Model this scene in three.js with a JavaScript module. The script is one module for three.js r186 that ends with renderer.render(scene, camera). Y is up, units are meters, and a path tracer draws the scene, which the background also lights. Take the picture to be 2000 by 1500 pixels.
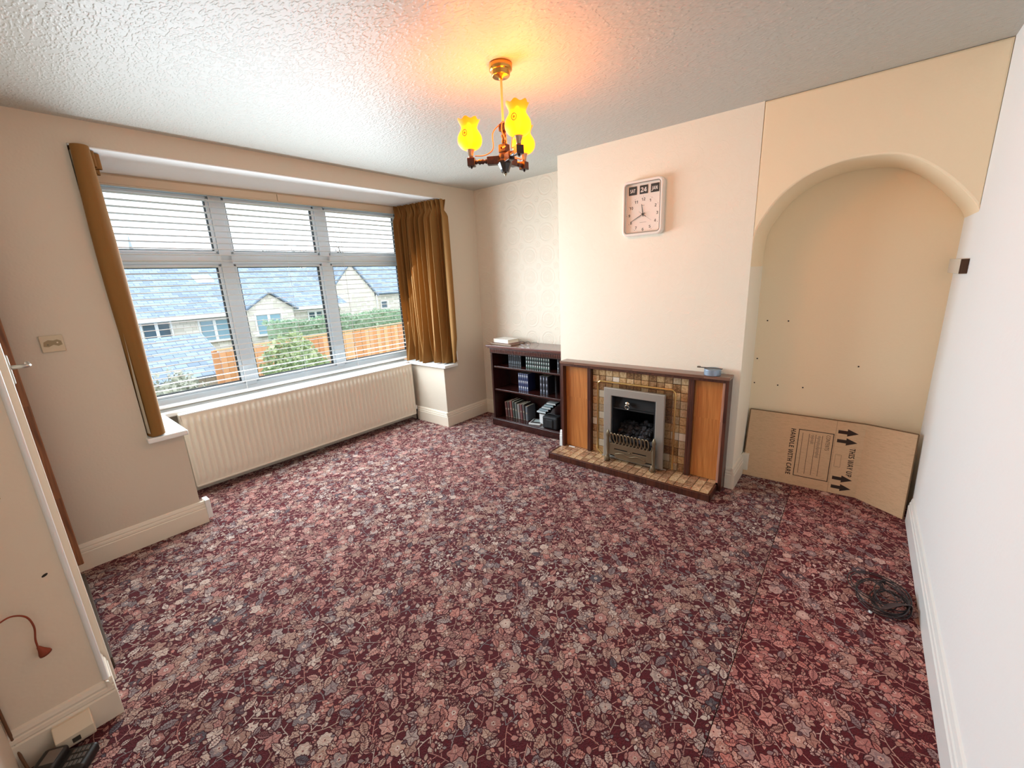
import * as THREE from 'three';
import { RoundedBoxGeometry } from 'three/addons/geometries/RoundedBoxGeometry.js';
import { mergeGeometries } from 'three/addons/utils/BufferGeometryUtils.js';

// ------------------------------------------------------------------ camera, sky, lights, exposure
const scene = new THREE.Scene();
const camera = new THREE.PerspectiveCamera(2 * Math.atan(750 / 815.5) * 180 / Math.PI, 4 / 3, 0.02, 400);
camera.rotation.order = 'YXZ';
camera.position.set(-3.4024, 1.4971, 3.252);
camera.rotation.set(-0.2467, -0.8727, -0.0481);
scene.add(camera);

scene.background = new THREE.Color(0.84, 0.93, 1.0);          // even overcast sky
scene.backgroundIntensity = 2.7;

const renderer = new THREE.WebGLRenderer({ antialias: true });
renderer.toneMapping = THREE.LinearToneMapping;
renderer.toneMappingExposure = 1.1;
renderer.shadowMap.enabled = true;

// unseen area light added inside the bay to strengthen the window light
const bayFillLight = new THREE.RectAreaLight(new THREE.Color(0.80, 0.92, 1.0), 13.2, 2.25, 0.95);
bayFillLight.position.set(-1.725, 1.32, -0.445); bayFillLight.lookAt(-1.725, 1.32 - Math.tan(17 * Math.PI / 180), 0.555);
scene.add(bayFillLight);
const LAMP = { color: new THREE.Color(1.0, 0.29, 0.006), power: 0.30 };

// ------------------------------------------------------------------ helpers
const PI = Math.PI, V = (x, y, z) => new THREE.Vector3(x, y, z);
function rng(seed) { let s = seed | 0; return () => { s = (s + 0x6d2b79f5) | 0; let t = Math.imul(s ^ (s >>> 15), 1 | s); t = (t + Math.imul(t ^ (t >>> 7), 61 | t)) ^ t; return ((t ^ (t >>> 14)) >>> 0) / 4294967296; }; }
const R = rng(20240117);
const used = new Map();
function numbered(n) { const k = used.get(n) || 0; used.set(n, k + 1); return k ? n + '_' + String(k).padStart(3, '0') : n; }
function shadows(o) { o.castShadow = true; o.receiveShadow = true; return o; }
function tag(o, label, category, group, kind) {
  if (label) o.userData.label = label; if (category) o.userData.category = category;
  if (group) o.userData.group = group; if (kind) o.userData.kind = kind; return o;
}
function thing(name, label, category, pos = [0, 0, 0], turn = 0, group) {
  const o = new THREE.Group(); o.name = numbered(name); o.position.set(...pos); o.rotation.y = turn; scene.add(o);
  return tag(o, label, category, group);
}
function part(name, geo, mat, parent, label) {
  const m = shadows(new THREE.Mesh(Array.isArray(geo) ? merge(geo) : geo, mat));
  m.name = name; parent.add(m); if (label) m.userData.label = label; return m;
}
function struct(name, geo, mat) {
  const m = shadows(new THREE.Mesh(Array.isArray(geo) ? merge(geo) : geo, mat));
  m.name = numbered(name); m.userData.kind = 'structure'; scene.add(m); return m;
}
function structGroup(name) { const g = new THREE.Group(); g.name = numbered(name); g.userData.kind = 'structure'; scene.add(g); return g; }
function flat(g) { const q = g.index ? g.toNonIndexed() : g; for (const k of Object.keys(q.attributes)) if (!['position', 'normal', 'uv'].includes(k)) q.deleteAttribute(k); return q; }
function merge(a) { return mergeGeometries(a.map(flat)); }
// planar uv in metres, by the dominant axis of each face
function uvm(g, s = 1, ou = 0, ov = 0) {
  g = flat(g); const p = g.attributes.position, uv = new Float32Array(p.count * 2), a = V(), b = V(), c = V(), n = V();
  for (let i = 0; i < p.count; i += 3) {
    a.fromBufferAttribute(p, i); b.fromBufferAttribute(p, i + 1); c.fromBufferAttribute(p, i + 2);
    n.copy(b).sub(a).cross(c.clone().sub(a)); const ax = Math.abs(n.x), ay = Math.abs(n.y), az = Math.abs(n.z);
    [a, b, c].forEach((q, k) => {
      let u, v; if (ax >= ay && ax >= az) { u = q.z; v = q.y; } else if (ay >= az) { u = q.x; v = q.z; } else { u = q.x; v = q.y; }
      uv[(i + k) * 2] = u * s + ou; uv[(i + k) * 2 + 1] = v * s + ov;
    });
  }
  g.setAttribute('uv', new THREE.BufferAttribute(uv, 2)); return g;
}
// box by its limits
function bx(x0, x1, y0, y1, z0, z1, r = 0) {
  const w = x1 - x0, h = y1 - y0, d = z1 - z0;
  const g = r > 0 ? new RoundedBoxGeometry(w, h, d, 2, Math.min(r, w / 2.01, h / 2.01, d / 2.01)) : new THREE.BoxGeometry(w, h, d);
  g.translate((x0 + x1) / 2, (y0 + y1) / 2, (z0 + z1) / 2); return uvm(g);
}
// box with a small chamfer on its front (+z) edges: few triangles, for tiles and boards
function tileGeo(w, h, d, c) {
  const x = w / 2, y = h / 2, f = [[-x, -y], [x, -y], [x, y], [-x, y]], i = [[-x + c, -y + c], [x - c, -y + c], [x - c, y - c], [-x + c, y - c]], P = [];
  const q = (a, b, cc, dd) => P.push(...a, ...b, ...cc, ...a, ...cc, ...dd);
  const F = f.map(([a, b]) => [a, b, d - c]), B = f.map(([a, b]) => [a, b, 0]), I = i.map(([a, b]) => [a, b, d]);
  q(I[0], I[1], I[2], I[3]); q(B[1], B[0], B[3], B[2]);
  for (let k = 0; k < 4; k++) { const m = (k + 1) % 4; q(F[k], F[m], I[m], I[k]); q(B[k], B[m], F[m], F[k]); }
  const g = new THREE.BufferGeometry(); g.setAttribute('position', new THREE.Float32BufferAttribute(P, 3)); g.computeVertexNormals(); return uvm(g);
}
function extr(pts, depth, bevel = 0) {
  const s = new THREE.Shape(pts.map(([x, y]) => new THREE.Vector2(x, y)));
  return new THREE.ExtrudeGeometry(s, { depth, bevelEnabled: bevel > 0, bevelSize: bevel, bevelOffset: -bevel, bevelThickness: bevel, bevelSegments: 2, curveSegments: 8 });
}
function tube(pts, r, seg = 60, rad = 8, closed = false) { return new THREE.TubeGeometry(new THREE.CatmullRomCurve3(pts, closed), seg, r, rad, closed); }
function lathe(pts, seg = 32) { return new THREE.LatheGeometry(pts.map(([r, y]) => new THREE.Vector2(r, y)), seg); }
function flatShade(g) { g = flat(g); g.computeVertexNormals(); return g; }
// a sheet from a function (u, v) -> Vector3
function sheet(nu, nv, fn) {
  const P = [], U = [], I = [];
  for (let j = 0; j <= nv; j++) for (let i = 0; i <= nu; i++) { const p = fn(i / nu, j / nv); P.push(p.x, p.y, p.z); U.push(i / nu, j / nv); }
  for (let j = 0; j < nv; j++) for (let i = 0; i < nu; i++) { const a = j * (nu + 1) + i, b = a + 1, c = a + nu + 1, d = c + 1; I.push(a, b, d, a, d, c); }
  const g = new THREE.BufferGeometry(); g.setAttribute('position', new THREE.Float32BufferAttribute(P, 3)); g.setAttribute('uv', new THREE.Float32BufferAttribute(U, 2)); g.setIndex(I); g.computeVertexNormals(); return g;
}
// ------------------------------------------------------------------ textures
function hash(x, y, s) { let h = Math.imul(x | 0, 374761393) + Math.imul(y | 0, 668265263) + Math.imul(s | 0, 1274126177) | 0; h = Math.imul(h ^ (h >>> 13), 1274126177); return ((h ^ (h >>> 16)) >>> 0) / 4294967296; }
function vnoise(x, y, per, s) { // value noise that repeats every per cells
  const xi = Math.floor(x), yi = Math.floor(y), fx = x - xi, fy = y - yi, w = (t) => t * t * (3 - 2 * t), m = (a) => ((a % per) + per) % per;
  const a = hash(m(xi), m(yi), s), b = hash(m(xi + 1), m(yi), s), c = hash(m(xi), m(yi + 1), s), d = hash(m(xi + 1), m(yi + 1), s), u = w(fx), v = w(fy);
  return a + (b - a) * u + (c - a) * v + (a - b - c + d) * u * v;
}
function dataTex(n, fn, srgb, rep) {
  const d = new Uint8Array(n * n * 4);
  for (let j = 0; j < n; j++) for (let i = 0; i < n; i++) { const c = fn(i / n, j / n, i, j), o = (j * n + i) * 4; for (let k = 0; k < 3; k++) d[o + k] = Math.max(0, Math.min(255, Math.round((Array.isArray(c) ? c[k] : c) * 255))); d[o + 3] = 255; }
  const t = new THREE.DataTexture(d, n, n); t.wrapS = t.wrapT = THREE.RepeatWrapping; t.magFilter = THREE.LinearFilter; t.minFilter = THREE.LinearMipmapLinearFilter; t.generateMipmaps = true;
  if (srgb) t.colorSpace = THREE.SRGBColorSpace; if (rep) t.repeat.set(rep[0], rep[1]); t.needsUpdate = true; return t;
}
function canvasTex(w, h, draw, rep) {
  const c = document.createElement('canvas'); c.width = w; c.height = h; draw(c.getContext('2d'), w, h);
  const t = new THREE.CanvasTexture(c); t.colorSpace = THREE.SRGBColorSpace; if (rep) { t.wrapS = t.wrapT = THREE.RepeatWrapping; t.repeat.set(rep[0], rep[1]); } return t;
}
const S = (hex) => new THREE.Color(hex);
function std(color, roughness = 0.6, o = {}) { return new THREE.MeshStandardMaterial({ color: S(color), roughness, ...o }); }
function phys(color, roughness = 0.6, o = {}) { return new THREE.MeshPhysicalMaterial({ color: S(color), roughness, ...o }); }

const plasterBump = dataTex(512, (u, v) => 0.5 + 0.25 * (vnoise(u * 128, v * 128, 128, 1) - .5) + 0.3 * (vnoise(u * 24, v * 24, 24, 2) - .5) + .4 * (vnoise(u * 5, v * 5, 5, 3) - .5), false, [1, 1]);
// rough swirled ceiling finish: short ridges laid in one direction
const ceilBump = dataTex(1024, (u, v) => {
  const a = vnoise(u * 190 + 3 * vnoise(u * 8, v * 8, 8, 9), v * 80, 760, 5), b = vnoise(u * 300, v * 150, 600, 6);
  const k = Math.max(0, Math.min(1, (a * .72 + b * .28 - .42) * 3)); return 0.25 + 0.7 * k * k * (3 - 2 * k);
}, false, [1 / 1.2, 1 / 1.2]);
// embossed wallpaper of the chimney breast: fine vertical scrollwork in ovals
const paperBump = canvasTex(1024, 1024, (c, w, h) => {
  c.fillStyle = '#777'; c.fillRect(0, 0, w, h); c.lineWidth = 7; const r = rng(3);
  for (let row = 0; row < 6; row++) for (let col = 0; col < 6; col++) {
    const x = (col + (row % 2) * .5) * w / 6, y = (row + .5) * h / 6;
    for (const X of [x, x + w]) { for (let k = 1; k < 4; k++) { c.strokeStyle = k % 2 ? '#aaa' : '#555'; c.beginPath(); c.ellipse(X, y, 22 * k, 27 * k, 0, 0, 7); c.stroke(); } }
  }
  c.lineWidth = 4; for (let i = 0; i < 2600; i++) { c.strokeStyle = r() < .5 ? '#9a9a9a' : '#5c5c5c'; const x = r() * w, y = r() * h, a = r() * 6.3; c.beginPath(); c.arc(x, y, 5 + r() * 9, a, a + 2.6); c.stroke(); }
}, [1 / .9, 1 / .9]);
paperBump.colorSpace = THREE.NoColorSpace;
// embossed wallpaper of the alcove: rows of large ringed medallions with small rounds between
const medalBump = canvasTex(1024, 1024, (c, w, h) => {
  c.fillStyle = '#666'; c.fillRect(0, 0, w, h);
  const ring = (x, y, r, lw, col) => { c.strokeStyle = col; c.lineWidth = lw; c.beginPath(); c.arc(x, y, r, 0, 7); c.stroke(); };
  const r = rng(8);
  for (let i = 0; i < 5; i++) for (let j = 0; j < 5; j++) {
    const x = (i + .5) * w / 5, y = (j + .5) * h / 5;
    ring(x, y, 82, 13, '#bbb'); ring(x, y, 66, 7, '#444'); ring(x, y, 54, 8, '#aaa'); ring(x, y, 20, 8, '#aaa');
    for (let k = 0; k < 12; k++) { const a = k * PI / 6; ring(x + Math.cos(a) * 38, y + Math.sin(a) * 38, 7, 5, '#a5a5a5'); }
    for (const X of [x - w / 10, x + w / 10]) { ring(X, y + h / 10, 24, 9, '#b5b5b5'); ring(X, y + h / 10, 9, 6, '#a5a5a5'); }
  }
  for (let i = 0; i < 1500; i++) { c.fillStyle = r() < .5 ? 'rgba(255,255,255,.10)' : 'rgba(0,0,0,.10)'; c.beginPath(); c.arc(r() * w, r() * h, 5 + r() * 9, 0, 7); c.fill(); }
}, [1 / 1.0, 1 / 1.0]);
medalBump.colorSpace = THREE.NoColorSpace;

function woodTex(seed, base, dark, along = 'v', n = 512, fine = 70) {
  const A = S(base).convertLinearToSRGB(), B = S(dark).convertLinearToSRGB();
  return dataTex(n, (u, v) => {
    const [p, q] = along === 'v' ? [u, v] : [v, u];
    const warp = .5 * vnoise(p * 4, q * 2, 4, seed) + .2 * vnoise(p * 12, q * 4, 12, seed + 1);
    let g = .5 * vnoise(p * fine + warp * 10, q * 3, fine, seed + 2) + .3 * vnoise(p * fine * 2.5, q * 6, 1e6, seed + 3) + .3 * vnoise(p * 7 + warp * 3, q * 2, 7, seed + 4);
    g = Math.max(0, Math.min(1, (g - .25) * 1.3));
    return [A.r + (B.r - A.r) * g, A.g + (B.g - A.g) * g, A.b + (B.b - A.b) * g];
  }, true, [2, 2]);
}

// floral carpet, one repeat
const CARPET = 1.3;
const carpetTex = canvasTex(2048, 2048, (c, W) => {
  const r = rng(77), px = W / CARPET;
  c.fillStyle = '#581520'; c.fillRect(0, 0, W, W);
  for (let i = 0; i < 9000; i++) { c.fillStyle = r() < .5 ? 'rgba(30,4,10,.35)' : 'rgba(120,28,40,.28)'; c.fillRect(r() * W, r() * W, 3 + r() * 7, 2 + r() * 4); }
  const tans = ['#b39a8c', '#a98c7e', '#bda696', '#a3877b'], pinks = ['#b98c84', '#bd897d', '#ac7f78', '#c69e93', '#a07770'], greys = ['#a79a93', '#948a89', '#bbafa5', '#857e80', '#aea49e'], pales = ['#d0c5b8', '#c9b9ab', '#d6ccc0', '#bfafa3'], darks = ['#6b4148', '#5d4a50', '#754a4b', '#59555c'];
  const pal = (x, y) => { const n = vnoise(x / W * 5, y / W * 5, 5, 41), m = r() * .75 + n * .5; return m < .50 ? pinks : m < .72 ? tans : m < .90 ? greys : (r() < .7 ? pales : darks); };
  const pick = (a) => a[Math.floor(r() * a.length)];
  const OUT = '#3f0c16';
  const shapePath = (pts) => { c.beginPath(); pts.forEach(([x, y], i) => i ? c.lineTo(x, y) : c.moveTo(x, y)); c.closePath(); };
  const lobed = (n, R0, amp, rot = 0) => { const p = []; for (let k = 0; k < 48; k++) { const a = k / 48 * 2 * PI; p.push([Math.cos(a + rot) * R0 * (1 + amp * Math.cos(n * a)), Math.sin(a + rot) * R0 * (1 + amp * Math.cos(n * a))]); } return p; };
  const leafPts = (l, w, jag) => { const p = []; for (let k = 0; k <= 14; k++) { const t = k / 14; p.push([l * (t - .5), -w * Math.sin(PI * Math.pow(t, .8)) * (1 + jag * ((k % 2) - .5))]); } for (let k = 14; k >= 0; k--) { const t = k / 14; p.push([l * (t - .5), w * Math.sin(PI * Math.pow(t, .8)) * (1 + jag * ((k % 2) - .5))]); } return p; };
  const fillO = (pts, col, lw = 4) => { shapePath(pts); c.strokeStyle = OUT; c.lineWidth = lw * 2; c.stroke(); c.fillStyle = col; c.fill(); };
  const motifs = {
    flower(q, P) { fillO(lobed(6 + Math.floor(r() * 3), q * .86, .09), pick(P)); shapePath(lobed(5, q * .52, .22, .6)); c.fillStyle = pick(P); c.fill(); c.fillStyle = pick(pales); shapePath(lobed(6, q * .25, .2)); c.fill(); c.fillStyle = '#6a2a2c'; c.beginPath(); c.arc(0, 0, q * .09, 0, 7); c.fill(); },
    leaf(q, P) { const col = pick(P); fillO(leafPts(q * 2, q * .5, .28), col); c.strokeStyle = 'rgba(60,20,26,.65)'; c.lineWidth = 3; c.beginPath(); c.moveTo(-q * .9, 0); c.lineTo(q * .8, 0); for (let k = -2; k < 3; k++) { c.moveTo(k * q * .3, 0); c.lineTo(k * q * .3 + q * .2, q * .26); c.moveTo(k * q * .3, 0); c.lineTo(k * q * .3 + q * .2, -q * .26); } c.stroke(); c.strokeStyle = 'rgba(255,240,225,.28)'; c.lineWidth = 4; c.beginPath(); c.moveTo(-q * .7, -q * .22); c.quadraticCurveTo(0, -q * .42, q * .6, -q * .16); c.stroke(); },
    maple(q, P) { fillO(lobed(5, q * .8, .2), pick(P)); c.strokeStyle = 'rgba(55,18,24,.6)'; c.lineWidth = 3; c.beginPath(); for (let k = 0; k < 5; k++) { const a = k * 2 * PI / 5; c.moveTo(0, 0); c.lineTo(Math.cos(a) * q * .75, Math.sin(a) * q * .75); } c.stroke(); c.fillStyle = 'rgba(240,225,205,.3)'; c.beginPath(); c.arc(-q * .2, -q * .2, q * .2, 0, 7); c.fill(); },
    cluster(q, P) { for (let k = 0; k < 9; k++) { const a = r() * 7, d = q * .72 * Math.sqrt(r()); c.save(); c.translate(Math.cos(a) * d, Math.sin(a) * d); c.rotate(r() * 7); fillO(r() < .5 ? leafPts(q * .62, q * .17, 0) : lobed(4, q * .2, .22), pick(P), 3); c.restore(); } },
    sprig(q, P) { const col = pick(P === darks ? pinks : P); c.strokeStyle = OUT; c.lineWidth = 10; c.lineCap = 'round'; const b = (r() - .5) * q; const st = () => { c.beginPath(); c.moveTo(-q * .95, 0); c.quadraticCurveTo(0, b, q * .9, -b * .3); for (let k = -1; k < 3; k++) { c.moveTo(k * q * .33, b * .4 * (1 - k * k * .2)); c.lineTo(k * q * .33 + q * .22, (k % 2 ? 1 : -1) * q * .36); } c.stroke(); }; st(); c.strokeStyle = col; c.lineWidth = 5; st(); for (let k = -1; k < 3; k++) { c.save(); c.translate(k * q * .33 + q * .28, (k % 2 ? 1 : -1) * q * .42); c.rotate(r() * 3); fillO(leafPts(q * .42, q * .14, .2), pick(P), 3); c.restore(); } },
    berries(q, P) { for (let k = 0; k < 7; k++) { const a = k * .9; c.beginPath(); c.arc(Math.cos(a) * q * .55, Math.sin(a) * q * .55, q * .2, 0, 7); c.fillStyle = pick(P); c.strokeStyle = OUT; c.lineWidth = 6; c.stroke(); c.fill(); } },
    rosette(q, P) { for (let k = 0; k < 6; k++) { c.save(); c.rotate(k * PI / 3 + .2); c.translate(q * .48, 0); fillO(leafPts(q * .95, q * .30, .12), pick(P), 3); c.restore(); } c.fillStyle = pick(pales); c.beginPath(); c.arc(0, 0, q * .2, 0, 7); c.fill(); },
    seed(q, P) { fillO(leafPts(q * 1.7, q * .48, 0), pick(P), 3); },
  };
  const G = 384, occ = new Uint8Array(G * G), cell = W / G;
  const hit = (x, y, q) => { const n = Math.ceil(q / cell), ci = Math.floor(x / cell), cj = Math.floor(y / cell); let s = 0, t = 0; for (let j = -n; j <= n; j++) for (let i = -n; i <= n; i++) if (i * i + j * j <= n * n) { t++; s += occ[((cj + j + G) % G) * G + ((ci + i + G) % G)]; } return s / t; };
  const mark = (x, y, q) => { const n = Math.ceil(q / cell), ci = Math.floor(x / cell), cj = Math.floor(y / cell); for (let j = -n; j <= n; j++) for (let i = -n; i <= n; i++) if (i * i + j * j <= n * n) occ[((cj + j + G) % G) * G + ((ci + i + G) % G)] = 1; };
  const put = (kind, q, limit, cover) => {
    const x = r() * W, y = r() * W; if (hit(x, y, q * cover) > limit) return; mark(x, y, q * cover);
    const P = pal(x, y), rot = r() * 7, keep = r;
    const s0 = Math.floor(r() * 1e9);
    for (const dx of [0, -W, W]) for (const dy of [0, -W, W]) {
      if (x + dx < -3 * q || x + dx > W + 3 * q || y + dy < -3 * q || y + dy > W + 3 * q) continue;
      const save = rsw.f; rsw.f = rng(s0); c.save(); c.translate(x + dx, y + dy); c.rotate(rot); motifs[kind](q, P); c.restore(); rsw.f = save;
    }
  };
  const rsw = { f: r };
  const cm = px / 100;
  for (let i = 0; i < 900; i++) put('seed', (.8 + r() * .4) * cm, 1.1, .3);                 // ground layer of small leaves
  occ.fill(0);
  for (let i = 0; i < 420; i++) put('sprig', (4.6 + r() * 2.2) * cm, .10, .55);
  for (let i = 0; i < 3200; i++) put(['flower', 'leaf', 'rosette', 'maple'][i % 4], (2.3 + r() * 1.2) * cm, .22, .66);
  for (let i = 0; i < 5200; i++) put(r() < .55 ? 'leaf' : 'cluster', (1.9 + r() * 1.0) * cm, .30, .56);
  for (let i = 0; i < 11000; i++) put(['leaf', 'maple', 'leaf', 'rosette', 'leaf'][i % 5], (1.3 + r() * .7) * cm, .28, .74);
  for (let i = 0; i < 30000; i++) put(i % 3 ? 'seed' : 'leaf', (.75 + r() * .55) * cm, .42, .76);
}, [1 / CARPET, 1 / CARPET]);
const carpetBump = dataTex(512, (u, v) => vnoise(u * 170, v * 170, 170, 4) * .7 + .3 * vnoise(u * 60, v * 60, 60, 7), false, [1 / .35, 1 / .35]);

const speck = (seed, a, b, n = 24) => { const A = S(a).convertLinearToSRGB(), B = S(b).convertLinearToSRGB(); return dataTex(256, (u, v) => { let k = .6 * vnoise(u * n, v * n, n, seed) + .4 * vnoise(u * n * 3, v * n * 3, n * 3, seed + 1); k = Math.max(0, Math.min(1, (k - .3) * 2)); return [A.r + (B.r - A.r) * k, A.g + (B.g - A.g) * k, A.b + (B.b - A.b) * k]; }, true, [4, 4]); };

// ------------------------------------------------------------------ materials
const paint = std('#d3c8b7', .75, { bumpMap: plasterBump, bumpScale: .0012 });          // wall emulsion, tanned to put in the shade of the window side
const paintWarm = std('#fbe8c6', .75, { bumpMap: plasterBump, bumpScale: .0012 });      // cream of the arched recess, warmed to carry lamp light in its colour
const paintWhite = std('#f4f5f4', .7, { bumpMap: plasterBump, bumpScale: .0012 });      // wall paint whitened to carry the window light on the long wall
const paper = std('#f7f0de', .6, { bumpMap: paperBump, bumpScale: .0012 });
const medal = std('#e6dccb', .55, { bumpMap: medalBump, bumpScale: .004 });
const ceilPaint = std('#c2c1ba', .45, { bumpMap: ceilBump, bumpScale: .0017 });
const gloss = phys('#e9dfcd', .32, {});
const white = phys('#eef0ee', .3, {});
const upvc = phys('#e8f3fb', .28, {});
const carpetM = phys('#ece0df', 1, { map: carpetTex, bumpMap: carpetBump, bumpScale: .003, sheen: .35, sheenColor: new THREE.Color(.5, .34, .34), sheenRoughness: .5 });
const carpetEdge = phys('#ffdcdc', 1, { map: carpetTex.clone(), bumpMap: carpetBump, bumpScale: .003 });
carpetEdge.map.offset.set(.37, .21);

// ================================================================== ROOM SHELL
const H = 2.4, CF = -0.404, RZ = 3.625, NX = -3.445, LX = -3.68, WZ = -0.66, BY = 2.28;
const floor = struct('floor', bx(-3.82, .14, -.15, -.012, -.8, 3.76), std('#6b5a48', .9));
part('carpet', bx(-3.80, .02, -.012, 0, -.66, 3.03), carpetM, floor);
part('carpet', bx(-3.80, .02, -.012, .0, 3.033, 3.64), carpetEdge, floor, 'narrower deeper red carpet strip along the wall');
struct('ceiling', bx(-3.82, .14, H, H + .15, -.8, 3.76), ceilPaint);
struct('wall_window', [
  bx(-3.82, -2.99, 0, H, -.8, 0), bx(-2.99, -2.822, 0, .635, -.8, 0), bx(-.46, .14, 0, H, -.8, 0), bx(-.61, -.46, 0, .635, -.8, 0),
  bx(-2.99, -.46, BY, H, -.8, 0), bx(-2.822, -.61, 0, .69, -.8, WZ)], paint);
struct('ceiling_bay', bx(-2.989, -.461, BY - .008, BY, -.66, -.004, .002), paintWhite);
struct('wall_alcove', bx(0, .14, 0, H, 0, 1.302), medal);
{ // chimney breast with its fire opening
  const z0 = 1.302, z1 = 2.697, a = 1.835, b = 2.19, t = .585;
  struct('wall_chimney', [bx(CF, .14, 0, H, z0, a), bx(CF, .14, 0, H, b, z1), bx(CF, .14, t, H, a, b), bx(CF + .3, .14, 0, t, a, b)], paper);
}
{ // arched recess: the wall over the arch, and the back of the recess
  const arch = [[2.697, 1.50], [2.700, 1.60], [2.716, 1.715], [2.76, 1.80], [2.827, 1.89], [2.933, 1.969], [3.065, 2.013], [3.185, 2.021], [3.306, 2.005], [3.398, 1.958], [3.499, 1.87], [3.572, 1.786], [3.61, 1.733], [RZ, 1.70]];
  const curve = new THREE.CatmullRomCurve3(arch.map(([z, y]) => V(z, y, 0))).getPoints(64).map((p) => [p.x, p.y]);
  const g = extr([...curve, [RZ, H], [2.697, H]], 0.384, .010); // local x = world z, extruded along local z
  g.translate(0, 0, .010); g.applyMatrix4(new THREE.Matrix4().makeBasis(V(0, 0, 1), V(0, 1, 0), V(-1, 0, 0))); // local z -> -x
  struct('wall_arch', uvm(g), paintWarm);
  const back = struct('wall_niche', bx(0, .14, 0, H, 2.697, RZ), paintWarm);
  for (const [z, y] of [[2.759, 1.13], [2.883, 1.13], [2.719, .857], [2.716, .677], [2.862, .676], [3.01, .677], [3.287, .851]])
    part('screw_hole', new THREE.CylinderGeometry(.0045, .0045, .003, 12).rotateZ(PI / 2).translate(-.0012, y, z), std('#2a1c12', .9), back);
}
struct('wall_right', bx(LX - .14, .14, 0, H, RZ, RZ + .14), paintWhite);
struct('wall_left', bx(LX - .14, LX, 0, H, 1.29, RZ), paint);
const nib = struct('wall_nib', bx(LX - .14, NX, 0, H, 0, 1.29), std('#e9dac4', .75, { bumpMap: plasterBump, bumpScale: .0012 }));
part('corner_bead', tube([V(NX + .002, .155, 1.288), V(NX + .002, 1.2, 1.288), V(NX + .002, H, 1.288)], .0085, 8, 10), white, nib, 'white painted corner bead, chipped');
part('stain', extr([[0, 0], [.04, .012], [.09, .006], [.13, .02], [.135, -.012], [.08, -.022], [.03, -.03], [-.02, -.02]], .0006).translate(-3.655, .93, 1.2898), std('#c19a5c', .9), nib, 'yellowish water stain');
part('nail_hole', new THREE.SphereGeometry(.006, 10, 8).scale(1.4, .7, .3).rotateZ(.5).translate(-3.492, .627, 1.29), std('#2b2118', .8), nib);

// door in the short wall beside the window wall, seen edge-on
{
  const d = structGroup('door_1');
  part('door_frame', [bx(NX, NX + .026, 0, 2.04, 1.02, 1.10, .006), bx(NX, NX + .026, 2.04, 2.11, .05, 1.10, .006)], gloss, d);
  part('door_leaf', [bx(NX, NX + .012, .02, 2.04, .16, 1.02, .004)], gloss, d);
  part('door_stop', [bx(NX, NX + .04, .1, 2.04, .03, .07, .004), bx(NX, NX + .032, .1, 2.04, .075, .11, .006), bx(NX, NX + .045, .1, 2.04, .115, .15, .006)], std('#ffffff', .5, { map: woodTex(31, '#a06a42', '#5e3820') }), d, 'bare brown wooden moulding');
  part('threshold', bx(NX, NX + .034, 0, .05, .15, 1.02, .004), std('#4a3c30', .8), d);
  const h = part('handle', [bx(NX + .012, NX + .03, 1.20, 1.31, .80, .84, .004), tube([V(NX + .03, 1.262, .82), V(NX + .07, 1.262, .82), V(NX + .073, 1.262, .76), V(NX + .073, 1.262, .72)], .008, 20, 8)], phys('#b9b4aa', .3, { metalness: .9 }), d);
}

// skirting boards
const PROFILE = [[0, 0], [.019, 0], [.019, .102], [.0145, .107], [.0165, .113], [.0145, .124], [.0105, .128], [.0115, .136], [.007, .150], [0, .155]];
function skirting(name, from, n, dir, len, mat = gloss) {
  const d = n.clone().cross(V(0, 1, 0)), at = from.clone(); if (d.dot(dir) < 0) at.addScaledVector(dir, len);
  const g = extr(PROFILE, len); g.applyMatrix4(new THREE.Matrix4().makeBasis(n, V(0, 1, 0), d).setPosition(at)); return struct(name, uvm(g), mat);
}
const XP = V(1, 0, 0), XN = V(-1, 0, 0), ZP = V(0, 0, 1), ZN = V(0, 0, -1);
skirting('baseboard_window', V(-2.80, 0, 0), ZP, XN, .645);                    // n x up = dir
struct('baseboard_window', bx(-2.80, -2.772, .03, .157, -.05, .022, .003), white);
skirting('baseboard_window', V(0, 0, 0), ZP, XN, .629);
skirting('baseboard_bay', V(-.61, 0, -.62), XN, ZP, .6195);
struct('baseboard_bay', [bx(-2.822, -.61, 0, .095, -.66, -.60, .004), bx(-2.822, -.61, .095, .12, -.66, -.63, .004)], gloss);
skirting('baseboard_alcove', V(0, 0, 0), XN, ZP, 1.302);
skirting('baseboard_chimney', V(CF, 0, 1.285), XN, ZP, .078, white);
skirting('baseboard_chimney', V(CF, 0, 2.656), XN, ZP, .0405);
skirting('baseboard_niche', V(0, 0, 2.697), ZP, XN, .423);
struct('baseboard_niche', bx(-.13, -.05, .035, .16, 2.70, 2.745, .004), gloss);
skirting('baseboard_right', V(-.27, 0, RZ), ZN, XN, 3.41, white);
skirting('baseboard_nib', V(NX + .018, 0, 1.29), ZP, XN, .253);
skirting('baseboard_nib', V(NX, 0, 1.305), XP, ZN, .20);

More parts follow.
